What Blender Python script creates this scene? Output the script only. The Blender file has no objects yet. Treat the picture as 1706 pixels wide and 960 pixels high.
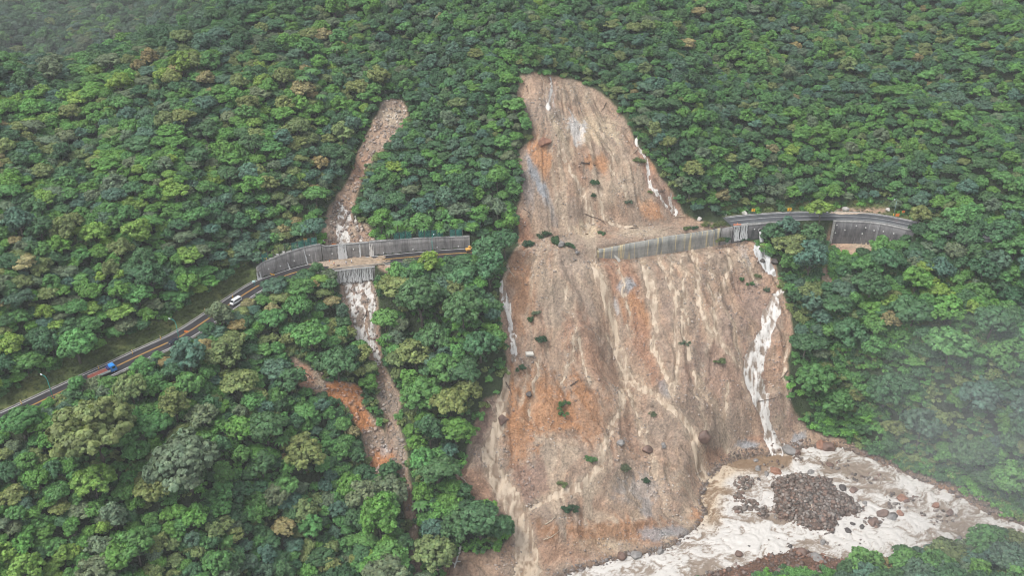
import bpy, bmesh, math, random
import numpy as np
from mathutils import Vector, Matrix
R_ = math.radians
random.seed(7)
RNG = np.random.default_rng(11)

# ------------------------------------------------------------ camera, light, exposure
FPX, CX, CY = 1477.0, 853.0, 480.0           # focal length and centre, in photo pixels (1706 wide)
PITCH = R_(30)
CAM = np.array([0.0, -345.0, 178.0])
SCN = bpy.context.scene
COL = SCN.collection
cam_data = bpy.data.cameras.new('camera')
cam_data.sensor_width = 36.0
cam_data.lens = 36.0 * FPX / 1706.0
cam_data.clip_start = 1.0
cam_data.clip_end = 5000.0
cam = bpy.data.objects.new('camera', cam_data)
cam.location = CAM
cam.rotation_euler = (R_(90) - PITCH, 0, 0)
COL.objects.link(cam)
SCN.camera = cam

SUN_EL, SUN_AZ = R_(60), R_(-115)   # azimuth from +y towards +x: high, from the left and a little behind the camera
world = bpy.data.worlds.new('World'); SCN.world = world
world.use_nodes = True
wn = world.node_tree.nodes; wl = world.node_tree.links
wn.clear()
wo = wn.new('ShaderNodeOutputWorld'); wb = wn.new('ShaderNodeBackground')
ws = wn.new('ShaderNodeTexSky'); ws.sky_type = 'NISHITA'; ws.sun_disc = False
ws.sun_elevation = SUN_EL; ws.sun_rotation = SUN_AZ; ws.dust_density = 3.0; ws.air_density = 1.0
wh = wn.new('ShaderNodeHueSaturation'); wh.inputs['Saturation'].default_value = 0.25
wl.new(ws.outputs[0], wh.inputs['Color']); wl.new(wh.outputs[0], wb.inputs['Color'])
wb.inputs['Strength'].default_value = 0.15
wl.new(wb.outputs[0], wo.inputs['Surface'])
sun_d = bpy.data.lights.new('sun', 'SUN'); sun_d.energy = 1.15; sun_d.angle = R_(22); sun_d.color = (1.0, 0.97, 0.92)
sun = bpy.data.objects.new('sun', sun_d)
sdir = Vector((math.sin(SUN_AZ) * math.cos(SUN_EL), math.cos(SUN_AZ) * math.cos(SUN_EL), math.sin(SUN_EL)))
sun.rotation_euler = sdir.to_track_quat('Z', 'Y').to_euler()
COL.objects.link(sun)
SCN.view_settings.view_transform = 'Standard'; SCN.view_settings.look = 'None'
SCN.view_settings.gamma = 1.0; SCN.view_settings.use_curve_mapping = False
SCN.view_settings.exposure = 0.92
HAZE_D = 0.00015
SCN.render.engine = 'CYCLES'
SCN.cycles.use_denoising = True; SCN.cycles.denoising_input_passes = 'RGB_ALBEDO_NORMAL'; SCN.cycles.denoising_prefilter = 'ACCURATE'; SCN.cycles.filter_width = 1.1
SCN.cycles.volume_bounces = 0; SCN.cycles.max_bounces = 5; SCN.cycles.diffuse_bounces = 2
SCN.cycles.transparent_max_bounces = 8; SCN.cycles.caustics_reflective = False; SCN.cycles.caustics_refractive = False

# ------------------------------------------------------------ helpers
def tag(o, label=None, cat=None, group=None, kind=None):
    if label: o['label'] = label
    if cat: o['category'] = cat
    if group: o['group'] = group
    if kind: o['kind'] = kind
    return o
def empty(name, loc=(0, 0, 0), rz=0.0):
    o = bpy.data.objects.new(name, None); COL.objects.link(o)
    o.empty_display_size = 0.5
    o.location = loc; o.rotation_euler = (0, 0, rz)
    return o
def mesh_np(name, V, F, mats, parent=None, smooth=False, colors=None, cname='col', midx=None):
    V = np.asarray(V, np.float32); F = np.asarray(F, np.int32)
    me = bpy.data.meshes.new(name)
    n, k = F.shape
    me.vertices.add(len(V)); me.vertices.foreach_set('co', V.ravel())
    me.loops.add(n * k); me.loops.foreach_set('vertex_index', F.ravel())
    me.polygons.add(n); me.polygons.foreach_set('loop_start', np.arange(0, n * k, k, dtype=np.int32))
    me.polygons.foreach_set('loop_total', np.full(n, k, np.int32))
    if smooth: me.polygons.foreach_set('use_smooth', np.ones(n, bool))
    if midx is not None: me.polygons.foreach_set('material_index', np.asarray(midx, np.int32))
    if colors is not None:
        items = colors if isinstance(colors, dict) else {cname: colors}
        for cn, cc in items.items():
            a = me.color_attributes.new(cn, 'FLOAT_COLOR', 'POINT')
            c4 = np.ones((len(V), 4), np.float32); c4[:, :cc.shape[1]] = cc
            a.data.foreach_set('color', c4.ravel())
    me.update(calc_edges=True); me.validate()
    if not isinstance(mats, (list, tuple)): mats = [mats]
    for m in mats: me.materials.append(m)
    o = bpy.data.objects.new(name, me); COL.objects.link(o)
    if parent: o.parent = parent
    return o
def bm_obj(name, bm, mat, parent=None, smooth=False):
    me = bpy.data.meshes.new(name); bm.to_mesh(me); bm.free()
    if smooth: me.polygons.foreach_set('use_smooth', np.ones(len(me.polygons), bool))
    for m in (mat if isinstance(mat, (list, tuple)) else [mat]): me.materials.append(m)
    o = bpy.data.objects.new(name, me); COL.objects.link(o)
    if parent: o.parent = parent
    return o
def box(bm, c, s, rot=None, bev=0.0):
    m = Matrix.Translation(c)
    if rot is not None: m = m @ rot
    m = m @ Matrix.Diagonal((s[0], s[1], s[2], 1))
    r = bmesh.ops.create_cube(bm, size=1.0, matrix=m)
    if bev > 0:
        es = list({e for v in r['verts'] for e in v.link_edges})
        bmesh.ops.bevel(bm, geom=es, offset=bev, segments=2, affect='EDGES', profile=0.6)
def tube(bm, pts, rad, n=8, cap=True):
    pts = [Vector(p) for p in pts]
    rads = rad if isinstance(rad, (list, tuple)) else [rad] * len(pts)
    rings = []
    for i, p in enumerate(pts):
        a = pts[max(i - 1, 0)]; b = pts[min(i + 1, len(pts) - 1)]
        d = (b - a).normalized()
        u = d.cross(Vector((0, 0, 1)))
        if u.length < 0.05: u = d.cross(Vector((0, 1, 0)))
        u.normalize(); w = d.cross(u)
        rings.append([bm.verts.new(p + (u * math.cos(t) + w * math.sin(t)) * rads[i]) for t in [2 * math.pi * k / n for k in range(n)]])
    for a, b in zip(rings, rings[1:]):
        for k in range(n): bm.faces.new((a[k], a[(k + 1) % n], b[(k + 1) % n], b[k]))
    if cap:
        bm.faces.new(rings[0][::-1]); bm.faces.new(rings[-1])
def ray(px, py):
    u = (np.asarray(px, float) - CX) / FPX; v = (CY - np.asarray(py, float)) / FPX
    c, s = math.cos(PITCH), math.sin(PITCH)
    return np.stack(np.broadcast_arrays(u, c + s * v, -s + c * v), -1)
def proj(P):
    d = np.asarray(P, float) - CAM
    c, s = math.cos(PITCH), math.sin(PITCH)
    t = d[..., 1] * c - d[..., 2] * s
    t = np.where(t < 1, 1, t)
    return CX + FPX * d[..., 0] / t, CY - FPX * (d[..., 1] * s + d[..., 2] * c) / t, t
def at_z(px, py, z):
    d = ray(px, py); t = (z - CAM[2]) / d[..., 2]
    return CAM + d * t[..., None] if np.ndim(t) else CAM + d * t

# value noise
_T = np.random.default_rng(5).random((256, 256)).astype(np.float32)
def vn(x, y, seed=0):
    x = np.asarray(x, float) + seed * 17.31; y = np.asarray(y, float) + seed * 5.77
    xi = np.floor(x).astype(int); yi = np.floor(y).astype(int)
    fx = x - xi; fy = y - yi
    fx = fx * fx * (3 - 2 * fx); fy = fy * fy * (3 - 2 * fy)
    a = _T[xi & 255, yi & 255]; b = _T[(xi + 1) & 255, yi & 255]
    c = _T[xi & 255, (yi + 1) & 255]; d = _T[(xi + 1) & 255, (yi + 1) & 255]
    return (a * (1 - fx) + b * fx) * (1 - fy) + (c * (1 - fx) + d * fx) * fy
def fbm(x, y, seed=0, oct=4, gain=0.5):
    s = 0; a = 1.0; tot = 0
    for i in range(oct):
        s = s + a * vn(x * 2 ** i, y * 2 ** i, seed + i * 3); tot += a; a *= gain
    return s / tot
def sstep(a, b, x):
    t = np.clip((x - a) / (b - a), 0, 1); return t * t * (3 - 2 * t)
def poly_sd(px, py, poly):
    """signed distance to a polygon, positive inside"""
    P = np.asarray(poly, float); x = np.asarray(px, float); y = np.asarray(py, float)
    ins = np.zeros(x.shape, bool); dm = np.full(x.shape, 1e12)
    for i in range(len(P)):
        ax, ay = P[i]; bx, by = P[(i + 1) % len(P)]
        ex, ey = bx - ax, by - ay
        L = ex * ex + ey * ey + 1e-9
        t = np.clip(((x - ax) * ex + (y - ay) * ey) / L, 0, 1)
        dm = np.minimum(dm, (x - ax - t * ex) ** 2 + (y - ay - t * ey) ** 2)
        c = ((ay > y) != (by > y))
        with np.errstate(divide='ignore', invalid='ignore'):
            xx = ax + (y - ay) * ex / (ey if ey != 0 else 1e-9)
        ins ^= c & (x < xx)
    d = np.sqrt(dm)
    return np.where(ins, d, -d)
def line_sd(px, py, pts, ws=None):
    """distance to a polyline minus its local half width, negative inside; also the parameter 0..1"""
    P = np.asarray(pts, float); x = np.asarray(px, float); y = np.asarray(py, float)
    best = np.full(x.shape, 1e9); par = np.zeros(x.shape)
    n = len(P) - 1
    for i in range(n):
        ax, ay = P[i][:2]; bx, by = P[i + 1][:2]
        wa = P[i][2] if P.shape[1] > 2 else 0; wb_ = P[i + 1][2] if P.shape[1] > 2 else 0
        ex, ey = bx - ax, by - ay
        t = np.clip(((x - ax) * ex + (y - ay) * ey) / (ex * ex + ey * ey + 1e-9), 0, 1)
        d = np.hypot(x - ax - t * ex, y - ay - t * ey) - (wa + (wb_ - wa) * t)
        m = d < best
        best = np.where(m, d, best); par = np.where(m, (i + t) / n, par)
    return best, par

# ------------------------------------------------------------ materials
def new_mat(name):
    m = bpy.data.materials.new(name); m.use_nodes = True
    nt = m.node_tree; nt.nodes.clear()
    out = nt.nodes.new('ShaderNodeOutputMaterial'); b = nt.nodes.new('ShaderNodeBsdfPrincipled')
    nt.links.new(b.outputs[0], out.inputs['Surface'])
    return m, nt, b, out
def N(nt, t, **kw):
    n = nt.nodes.new(t)
    for k, v in kw.items():
        if k in n.inputs: n.inputs[k].default_value = v
        else: setattr(n, k, v)
    return n
def ramp(nt, src, stops):
    r = nt.nodes.new('ShaderNodeValToRGB')
    e = r.color_ramp.elements
    e[0].position, e[0].color = stops[0][0], (*stops[0][1], 1)
    e[1].position, e[1].color = stops[-1][0], (*stops[-1][1], 1)
    for p, c in stops[1:-1]:
        q = e.new(p); q.color = (*c, 1)
    nt.links.new(src, r.inputs[0]); return r.outputs[0]
def mix(nt, f, a, b, bt='MIX'):
    m = nt.nodes.new('ShaderNodeMix'); m.data_type = 'RGBA'; m.blend_type = bt
    for s, v in ((m.inputs[0], f), (m.inputs[6], a), (m.inputs[7], b)):
        if hasattr(v, 'links') or hasattr(v, 'is_linked'): nt.links.new(v, s)
        else: s.default_value = v if not isinstance(v, tuple) else (*v, 1)
    return m.outputs[2]
def plain(name, col, rough=0.6, metal=0.0, var=0.12, scale=3.0, spec=0.4, bump=0.0):
    m, nt, b, out = new_mat(name)
    tc = N(nt, 'ShaderNodeTexCoord'); no = N(nt, 'ShaderNodeTexNoise', Scale=scale, Detail=4.0)
    nt.links.new(tc.outputs['Object'], no.inputs['Vector'])
    lo = tuple(c * (1 - var) for c in col); hi = tuple(min(1, c * (1 + var)) for c in col)
    nt.links.new(ramp(nt, no.outputs['Fac'], [(0.3, lo), (0.7, hi)]), b.inputs['Base Color'])
    b.inputs['Roughness'].default_value = rough; b.inputs['Metallic'].default_value = metal
    b.inputs['Specular IOR Level'].default_value = spec
    if bump:
        bp = N(nt, 'ShaderNodeBump', Strength=bump, Distance=0.1)
        nt.links.new(no.outputs['Fac'], bp.inputs['Height']); nt.links.new(bp.outputs[0], b.inputs['Normal'])
    return m
# ------------------------------------------------------------ road line (photo pixel, height) -> world
RW = 4.7
_rc = [(-260, 830, -11), (-120, 752, -9.6), (0, 701, -8.5), (60, 673, -8), (120, 645, -7.3), (177, 619, -6.8), (240, 589, -6), (301, 561, -5), (354, 527, -4),
       (425, 479, -2.6), (463, 464, -2), (510, 449, -1.3), (560, 441, -.8), (617, 435, -.3), (690, 428, 0), (753, 423, .3), (800, 420, .6), (880, 413, .8),
       (985, 402, 1), (1050, 394, 1.4), (1166, 377, 2.3), (1215, 369, 2.8), (1250, 365, 3), (1290, 362, 3.2), (1340, 360, 3.5), (1387, 360, 3.8),
       (1430, 361, 4), (1470, 365, 4.2), (1510, 373, 4.5), (1570, 386, 5), (1650, 397, 5.6), (1760, 405, 6.5), (1900, 410, 7.5)]
_rw = np.array([at_z(a, b, c) for a, b, c in _rc]); _rp = np.array([a for a, b, c in _rc], float)
def catmull(P, per):
    out = []
    for i in range(len(P) - 1):
        p0 = P[max(i - 1, 0)]; p1 = P[i]; p2 = P[i + 1]; p3 = P[min(i + 2, len(P) - 1)]
        for k in range(per):
            t = k / per
            out.append(0.5 * ((2 * p1) + (-p0 + p2) * t + (2 * p0 - 5 * p1 + 4 * p2 - p3) * t * t + (-p0 + 3 * p1 - 3 * p2 + p3) * t ** 3))
    out.append(P[-1]); return np.array(out)
RL = catmull(np.column_stack([_rw, _rp]), 8)      # x,y,z,photo px
for _ in range(6): RL[1:-1, :3] = (RL[:-2, :3] + 2 * RL[1:-1, :3] + RL[2:, :3]) / 4
RT = np.gradient(RL[:, :2], axis=0); RT /= np.linalg.norm(RT, axis=1)[:, None]
RN = np.stack([-RT[:, 1], RT[:, 0]], 1)           # uphill normal
HU = [(-300, 1.0), (428, 1.0), (448, 6.5), (537, 8.0), (545, 6.6), (700, 6.0), (790, 5.0), (830, 1.0), (2000, 1.0)]
HD = [(-300, 1.5), (545, 1.6), (556, 6.0), (622, 6.0), (650, 2.0), (840, 1.5), (985, 4.0), (1040, 7.2), (1300, 7.2), (1330, 9.0), (1380, 10.5), (1520, 10.0), (1580, 4.0), (2000, 3.0)]
BU = [(-300, 14), (428, 14), (450, 30), (790, 26), (870, 10), (1210, 10), (1300, 12), (2000, 14)]
def itp(tab, x): return np.interp(x, [a for a, b in tab], [b for a, b in tab])
def road_sd(X, Y):
    """signed lateral distance to the road line (+ uphill), its height and its photo column"""
    X = np.asarray(X, float); Y = np.asarray(Y, float); sh = X.shape; x = X.ravel(); y = Y.ravel()
    best = np.full(x.shape, 1e9); s = np.zeros(x.shape); z = np.zeros(x.shape); p = np.zeros(x.shape)
    for i in range(0, len(RL) - 1):
        a = RL[i]; b = RL[i + 1]; e = b[:2] - a[:2]
        m = (np.abs(x - a[0]) < 75) & (np.abs(y - a[1]) < 75)
        if not m.any(): continue
        xm = x[m]; ym = y[m]
        t = np.clip(((xm - a[0]) * e[0] + (ym - a[1]) * e[1]) / (e @ e + 1e-9), 0, 1)
        dx = xm - a[0] - t * e[0]; dy = ym - a[1] - t * e[1]
        d = np.hypot(dx, dy); sg = np.where(dy * e[0] - dx * e[1] >= 0, 1, -1)
        idx = np.nonzero(m)[0]; mm = d < best[idx]; ii = idx[mm]
        best[ii] = d[mm]; s[ii] = (d * sg)[mm]; z[ii] = (a[2] + t * (b[2] - a[2]))[mm]; p[ii] = (a[3] + t * (b[3] - a[3]))[mm]
    s[best > 1e8] = 999
    return s.reshape(sh), z.reshape(sh), p.reshape(sh)
def on_road(px, py):
    z = float(np.interp(px, RL[:, 3], RL[:, 2]))
    for _ in range(4):
        P = at_z(px, py, z); s, zz, _p = road_sd(P[:1], P[1:2]); z = float(zz[0]) if abs(s[0]) < 60 else z
    return P

# ------------------------------------------------------------ terrain controls
def ctl(px, py, k, lift=0.0):
    y0 = np.interp(px, RL[:, 3], RL[:, 1]); z0 = np.interp(px, RL[:, 3], RL[:, 2])
    d = ray(px, py); # CAMz + t dz - z0 = k (CAMy + t dy - y0)
    t = (k * (CAM[1] - y0) - CAM[2] + z0) / (d[2] - k * d[1])
    return CAM + t * d
CT = []
for px, rows in {
    -120: [(560, .33), (400, .42), (250, .42), (140, .36), (900, .5), (1050, .5)],
    0: [(600, .42), (450, .46), (300, .42), (220, .37), (165, .34), (850, .5), (960, .5), (1100, .5)],
    150: [(800, .5), (960, .5), (1100, .5)],
    200: [(500, .5), (350, .48), (220, .41), (140, .37)],
    300: [(700, .55), (830, .53), (960, .52), (1100, .5)],
    400: [(380, .62), (250, .54), (130, .46), (35, .40)],
    450: [(600, .54), (750, .52), (900, .53), (1020, .55)],
    500: [(350, .6), (200, .55), (60, .45), (-60, .4)],
    540: [(560, .68), (650, .66), (800, .6), (950, .58)],
    600: [(350, .57), (280, .56), (190, .57), (100, .52), (0, .44), (520, .76), (600, .76)],
    640: [(690, .73), (770, .69)], 690: [(880, .645), (950, .62)],
    720: [(350, .8), (250, .74), (120, .6), (0, .47), (520, .54), (600, .53), (700, .53), (800, .55)],
    790: [(500, .58), (600, .56), (700, .58)],
    850: [(350, .82), (250, .77), (150, .68), (0, .5), (500, .72), (600, .72), (700, .7), (800, .66), (900, .62)],
    950: [(350, .7), (250, .74), (170, .74), (125, .72), (60, .6), (0, .5), (480, .72), (600, .7), (700, .66), (800, .6), (900, .6)],
    1060: [(330, .7), (230, .75), (150, .65), (0, .48), (500, .75), (600, .7), (700, .67), (800, .63), (890, .62)],
    1170: [(330, .84), (230, .72), (120, .6), (0, .45), (500, .8), (600, .76), (700, .73), (780, .72)],
    1250: [(450, .9), (550, .9), (650, .86), (730, .86)],
    1300: [(290, .62), (150, .5), (0, .42)],
    1340: [(450, .76), (550, .79), (650, .83)],
    1450: [(290, .62), (150, .49), (0, .4), (-100, .38), (480, .65), (600, .62), (700, .66)],
    1600: [(290, .62), (150, .48), (0, .4), (500, .56), (650, .53), (780, .56)],
    1780: [(300, .6), (150, .46), (0, .4), (-100, .37), (500, .5), (700, .5), (850, .5)],
}.items():
    for py, k in rows: CT.append(ctl(px, py, k))
for px, py, t in [(50, 95, 640), (200, 65, 660), (110, 30, 720), (0, 0, 780), (260, 5, 740), (50, -80, 860), (250, -80, 880), (-200, 60, 700)]:
    CT.append(CAM + t * ray(px, py))
CT += [np.array(p, float) for p in [(-240, 150, 18), (-180, 190, 26), (-330, 130, 14), (0, 330, 140), (200, 330, 150), (-200, 420, 110), (300, 250, 120)]]
CT += [RL[i, :3] for i in range(0, len(RL), 14)]
def ZRIV(x): return -70 + 0.03 * (np.asarray(x, float) - 40)
_bank = [(1300, 757), (1345, 748), (1400, 748), (1440, 762), (1500, 790), (1560, 815), (1610, 838), (1650, 862), (1720, 885), (1850, 915),
         (1850, 960), (1720, 920), (1650, 895), (1600, 905), (1560, 918), (1480, 930), (1430, 938), (1395, 932), (1330, 915), (1280, 925), (1240, 942), (1180, 955), (1100, 985), (980, 1040),
         (860, 1050), (880, 1000), (930, 968), (950, 956), (1000, 945), (1045, 931), (1090, 925), (1120, 914), (1150, 893), (1172, 872), (1180, 855), (1168, 835), (1178, 808), (1195, 787), (1225, 768), (1255, 763)]
def _unz(px, py):
    z = -69.0
    for _ in range(4): P = at_z(px, py, z); z = float(ZRIV(P[0]))
    return P
BANK = np.array([_unz(a, b) for a, b in _bank])
CT += [BANK[i] + np.array([0, 0, .3]) for i in range(0, len(BANK), 2)]
CT += [np.array(p, float) for p in [(60, -165, -64), (150, -160, -58), (10, -200, -60), (220, -130, -52), (-60, -165, -66), (100, -230, -40), (240, -230, -30), (-150, -230, -40), (-60, -230, -50), (320, -60, -40), (320, 40, 30)]]
CT = np.array(CT)
def _tps(r2): return np.where(r2 > 0, r2 * np.log(r2 + 1e-12), 0)
_C = CT[:, :2] / 100.0
_n = len(_C)
_K = _tps(((_C[:, None] - _C[None]) ** 2).sum(-1)) + np.eye(_n) * 0.004
_A = np.zeros((_n + 3, _n + 3)); _A[:_n, :_n] = _K; _A[:_n, _n] = 1; _A[:_n, _n + 1:] = _C; _A[_n, :_n] = 1; _A[_n + 1:, :_n] = _C.T
_sol = np.linalg.solve(_A, np.concatenate([CT[:, 2], np.zeros(3)]))
def base_z(x, y):
    xs = np.clip(x, -340, 340); ys = np.clip(y, -240, 430)
    X = xs / 100.0; Y = ys / 100.0
    z = _sol[_n] + _sol[_n + 1] * X + _sol[_n + 2] * Y
    for i in range(_n): z = z + _sol[i] * _tps((X - _C[i, 0]) ** 2 + (Y - _C[i, 1]) ** 2)
    z = z + 0.42 * np.clip(y - 430, 0, 400)
    return z

# ------------------------------------------------------------ regions traced on the photograph (photo pixels)
SLIDE = [(866, 126), (880, 121), (905, 123), (935, 129), (965, 136), (990, 150), (1015, 166), (1035, 190), (1048, 210), (1062, 240), (1085, 270), (1105, 300), (1125, 330), (1140, 355), (1160, 368), (1195, 373),
         (1220, 378), (1250, 402), (1268, 412), (1292, 440), (1300, 478), (1318, 520), (1320, 560), (1312, 600), (1314, 650), (1325, 690), (1347, 712), (1368, 722), (1400, 733), (1455, 758), (1520, 788), (1570, 805), (1625, 832), (1670, 858), (1720, 880),
         (1720, 905), (1640, 880), (1300, 757), (1200, 775), (1195, 787), (1178, 808), (1168, 835), (1180, 855), (1172, 872), (1150, 893), (1120, 914), (1090, 925), (1045, 935), (950, 975), (900, 1010), (700, 1010), (735, 955), (745, 925), (835, 915), (852, 890), (835, 868),
         (800, 845), (755, 800), (775, 770), (790, 705), (808, 665), (835, 655), (845, 620), (840, 580), (832, 530), (836, 470), (848, 430), (862, 412), (866, 390), (858, 362), (868, 330), (868, 290), (866, 250), (885, 235), (888, 215), (868, 190), (860, 160)]
GULLY = [[(655, 188, 24), (640, 215, 22), (612, 255, 16), (598, 285, 11), (583, 320, 13), (568, 350, 20), (562, 385, 30), (580, 404, 44)],
         [(588, 458, 22), (597, 490, 30), (606, 535, 26), (618, 575, 16), (628, 604, 9), (640, 640, 14), (650, 668, 20), (652, 700, 9), (658, 735, 16), (668, 770, 11), (676, 820, 9), (684, 860, 8), (690, 905, 8), (695, 965, 9)],
         [(490, 605, 10), (510, 630, 17), (545, 648, 17), (585, 660, 21), (598, 690, 15), (618, 715, 16), (633, 755, 26), (626, 782, 12)],
         [(1385, 405, 10), (1415, 412, 16), (1455, 408, 14), (1480, 410, 10)], [(1372, 450, 8), (1380, 470, 8)],
         [(655, 445, 12), (640, 442, 10)], [(1400, 352, 5), (1470, 352, 6)]]
NEAR = [[(1200, 965, 20), (1260, 940, 18), (1320, 930, 16), (1400, 945, 14), (1480, 935, 8)]]
# streams: name, points with half width (photo px), kind of water, strength of braiding
STREAMS = [
    ('waterfall', 'white waterfall pouring from the culvert below the right road', [(1260, 402, 3), (1265, 415, 9), (1273, 432, 12), (1282, 447, 9), (1289, 456, 4)], 'white', .15),
    ('cascade', 'long white torrent tumbling down the right edge of the slide', [(1303, 480, 4), (1292, 500, 9), (1284, 522, 12), (1279, 548, 10), (1270, 572, 13), (1257, 598, 16), (1252, 622, 15), (1260, 648, 12), (1272, 672, 12), (1280, 695, 11), (1290, 722, 11), (1297, 745, 13), (1300, 762, 16)], 'tan', .5),
    ('cascade', 'narrow white torrent along the upper left edge of the slide', [(834, 470, 2.5), (840, 492, 4.5), (845, 520, 4), (851, 548, 4.5), (857, 572, 4.5), (858, 598, 3)], 'tan', .55),
    ('mud_stream', 'muddy tan torrent down the lower left edge of the slide', [(848, 618, 4), (838, 660, 7), (833, 700, 8), (818, 740, 11), (815, 765, 13), (828, 795, 14), (848, 828, 17), (862, 858, 15), (870, 890, 15), (874, 920, 18), (880, 960, 24), (885, 1000, 24)], 'mud', .5),
    ('mud_stream', 'tan stream winding from the left end of the broken wall', [(988, 412, 5), (990, 440, 5), (1002, 480, 5), (1012, 515, 5), (1028, 560, 4), (1040, 600, 5), (1040, 640, 5), (1036, 680, 4), (1018, 715, 4), (1004, 745, 4), (998, 780, 4), (975, 805, 7), (935, 822, 6), (905, 835, 4), (878, 850, 4)], 'mud', .55),
    ('mud_stream', 'tan stream through the middle of the slide down to the river', [(1042, 622, 4), (1060, 640, 5), (1090, 658, 4), (1120, 680, 4), (1142, 705, 4), (1155, 735, 5), (1162, 765, 4), (1178, 790, 6)], 'mud', .5),
    ('mud_stream', 'broad yellow stream below the streaked wall', [(1072, 434, 5), (1078, 460, 7), (1086, 492, 7), (1092, 530, 3), (1088, 575, 3), (1100, 610, 3), (1116, 640, 3), (1122, 660, 3)], 'mud', .35),
    ('mud_stream', 'thin tan rill between the broad yellow stream and the grey rock', [(1098, 428, 2), (1112, 465, 2), (1126, 495, 2), (1122, 530, 2), (1126, 560, 2.5), (1130, 600, 2.5), (1124, 650, 3)], 'mud', .5),
    ('mud_stream', 'tan rill falling from under the right end of the broken wall', [(1155, 418, 3), (1164, 460, 3), (1166, 500, 3), (1176, 540, 3), (1192, 562, 2), (1212, 585, 2), (1232, 610, 2)], 'mud', .5),
    ('mud_stream', 'pale rill left of the culvert waterfall', [(1212, 416, 2), (1217, 440, 3), (1203, 478, 2), (1191, 510, 2.5), (1194, 550, 4), (1200, 565, 3)], 'mud', .4),
    ('rill', 'thin white rill on the upper right rim of the scar', [(1063, 226, 1), (1061, 236, 1.2), (1068, 250, 2), (1078, 280, 2), (1082, 308, 2.5), (1093, 318, 2), (1112, 342, 1.5), (1126, 356, 1.5)], 'tan', .4),
    ('rill', 'short white rill at the far right foot of the scar', [(1119, 318, 1.2), (1117, 335, 1.8), (1127, 352, 1.5)], 'tan', .2),
    ('rill', 'thin white trickle at the top left of the scar', [(917, 128, 1), (918, 158, 1.6), (914, 178, 4)], 'tan', .4),
    ('mud_stream', 'mud trickle down the middle of the upper scar to the buried road', [(994, 300, 1.5), (1003, 330, 2), (1005, 358, 2.5), (1020, 370, 2.5), (1060, 383, 3), (1095, 388, 4), (1110, 392, 3)], 'mud', .3),
    ('mud_stream', 'mud trickle down the left of the upper scar to the wall end', [(935, 250, 3), (955, 290, 3), (973, 330, 3), (985, 365, 4), (975, 385, 6), (982, 405, 5)], 'mud', .6),
    ('cascade', 'left braid of the white stream in the small gully above the road', [(571, 342, 4), (566, 356, 5), (564, 372, 4.5), (570, 386, 5), (572, 406, 7)], 'tan', .15),
    ('cascade', 'right braid of the white stream in the small gully above the road', [(573, 350, 2), (582, 362, 3.5), (579, 375, 3), (572, 385, 3), (578, 395, 3), (579, 406, 4)], 'tan', .15),
    ('rill', 'thin rill right of the braided stream above the road', [(590, 358, 1), (596, 375, 1.5), (600, 392, 1.5), (600, 406, 2)], 'tan', .3),
    ('cascade', 'left braid of the white stream in the gully below the road', [(576, 460, 8), (580, 480, 5.5), (585, 500, 5), (590, 520, 5.5), (596, 545, 6), (602, 570, 4)], 'tan', .2),
    ('cascade', 'middle braid of the white stream in the gully below the road', [(592, 460, 7), (600, 478, 4), (596, 500, 4), (604, 520, 4), (602, 545, 4), (612, 570, 4)], 'tan', .2),
    ('cascade', 'right braid of the white stream in the gully below the road', [(610, 462, 6), (612, 485, 4.5), (620, 505, 5.5), (618, 530, 6), (619, 555, 5.5), (624, 580, 4.5), (630, 604, 4)], 'tan', .2),
    ('rill', 'thin white rill dropping from the far right bank into the river', [(1408, 738, 1.3), (1409, 762, 1.6)], 'white', .1),
] 
_sr = random.Random(41)
for (x0, y0, x1, y1, k) in ((1030, 436, 1052, 560, 1), (1118, 430, 1150, 600, 1), (1138, 424, 1146, 540, 1), (1180, 412, 1188, 500, 1), (1228, 425, 1262, 470, 1), (940, 470, 985, 640, 1), (1010, 560, 1075, 720, 1), (1060, 700, 1100, 800, 1), (960, 560, 940, 640, 0), (900, 600, 880, 700, 0),
                            (1000, 120 + 80, 1040, 330, 1), (925, 330, 945, 385, 0), (1150, 620, 1175, 720, 1), (1205, 640, 1215, 740, 1), (1312, 560, 1306, 640, 0), (1318, 640, 1296, 700, 0)):
    n_ = 8; p_ = []
    for i_ in range(n_ + 1):
        t_ = i_ / n_; p_.append((x0 + (x1 - x0) * t_ + _sr.uniform(-5, 5), y0 + (y1 - y0) * t_, _sr.uniform(.7, 1.7)))
    STREAMS.append(('rill', 'thin muddy rill running down the bare slope', p_, 'mud', .45))
# ------------------------------------------------------------ the terrain grid
def axis(lo, flo, fhi, hi, fine, coarse_max):
    a = list(np.arange(flo, fhi + 1e-6, fine)); s = fine
    v = flo; L = []
    while v > lo: s = min(s * 1.10, coarse_max); v -= s; L.append(v)
    s = fine; v = a[-1]; Rr = []
    while v < hi: s = min(s * 1.10, coarse_max); v += s; Rr.append(v)
    return np.array(L[::-1] + a + Rr)
GX = axis(-900, -98, 150, 900, 0.55, 3.2)
GX = np.concatenate([GX[(GX > -360) & (GX < 360)], ]); GX = np.concatenate([np.arange(-900, -365, 25), GX, np.arange(370, 900, 25)])
GY = axis(-360, -134, 82, 1000, 0.55, 3.2)
GY = np.concatenate([np.arange(-460, GY[0] - 10, 20), GY[GY < 520], np.arange(530, 1000, 25)])
MX, MY = np.meshgrid(GX, GY, indexing='ij')
Z = base_z(MX, MY)
_bm = sstep(8, 40, np.abs(road_sd(MX, MY)[0])) * sstep(0, 40, -poly_sd(MX, MY, BANK[:, :2]))
Z = Z + ((1 - np.abs(2 * fbm((MX + .35 * MY) / 62, MY / 130, 3, 3) - 1)) - .62) * 27 * _bm + (fbm(MX / 14, MY / 14, 9, 3) - .5) * 2.2
BX, BY = BANK[:, 0], BANK[:, 1]
RSD = poly_sd(MX, MY, BANK[:, :2])
zr = ZRIV(MX)
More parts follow.
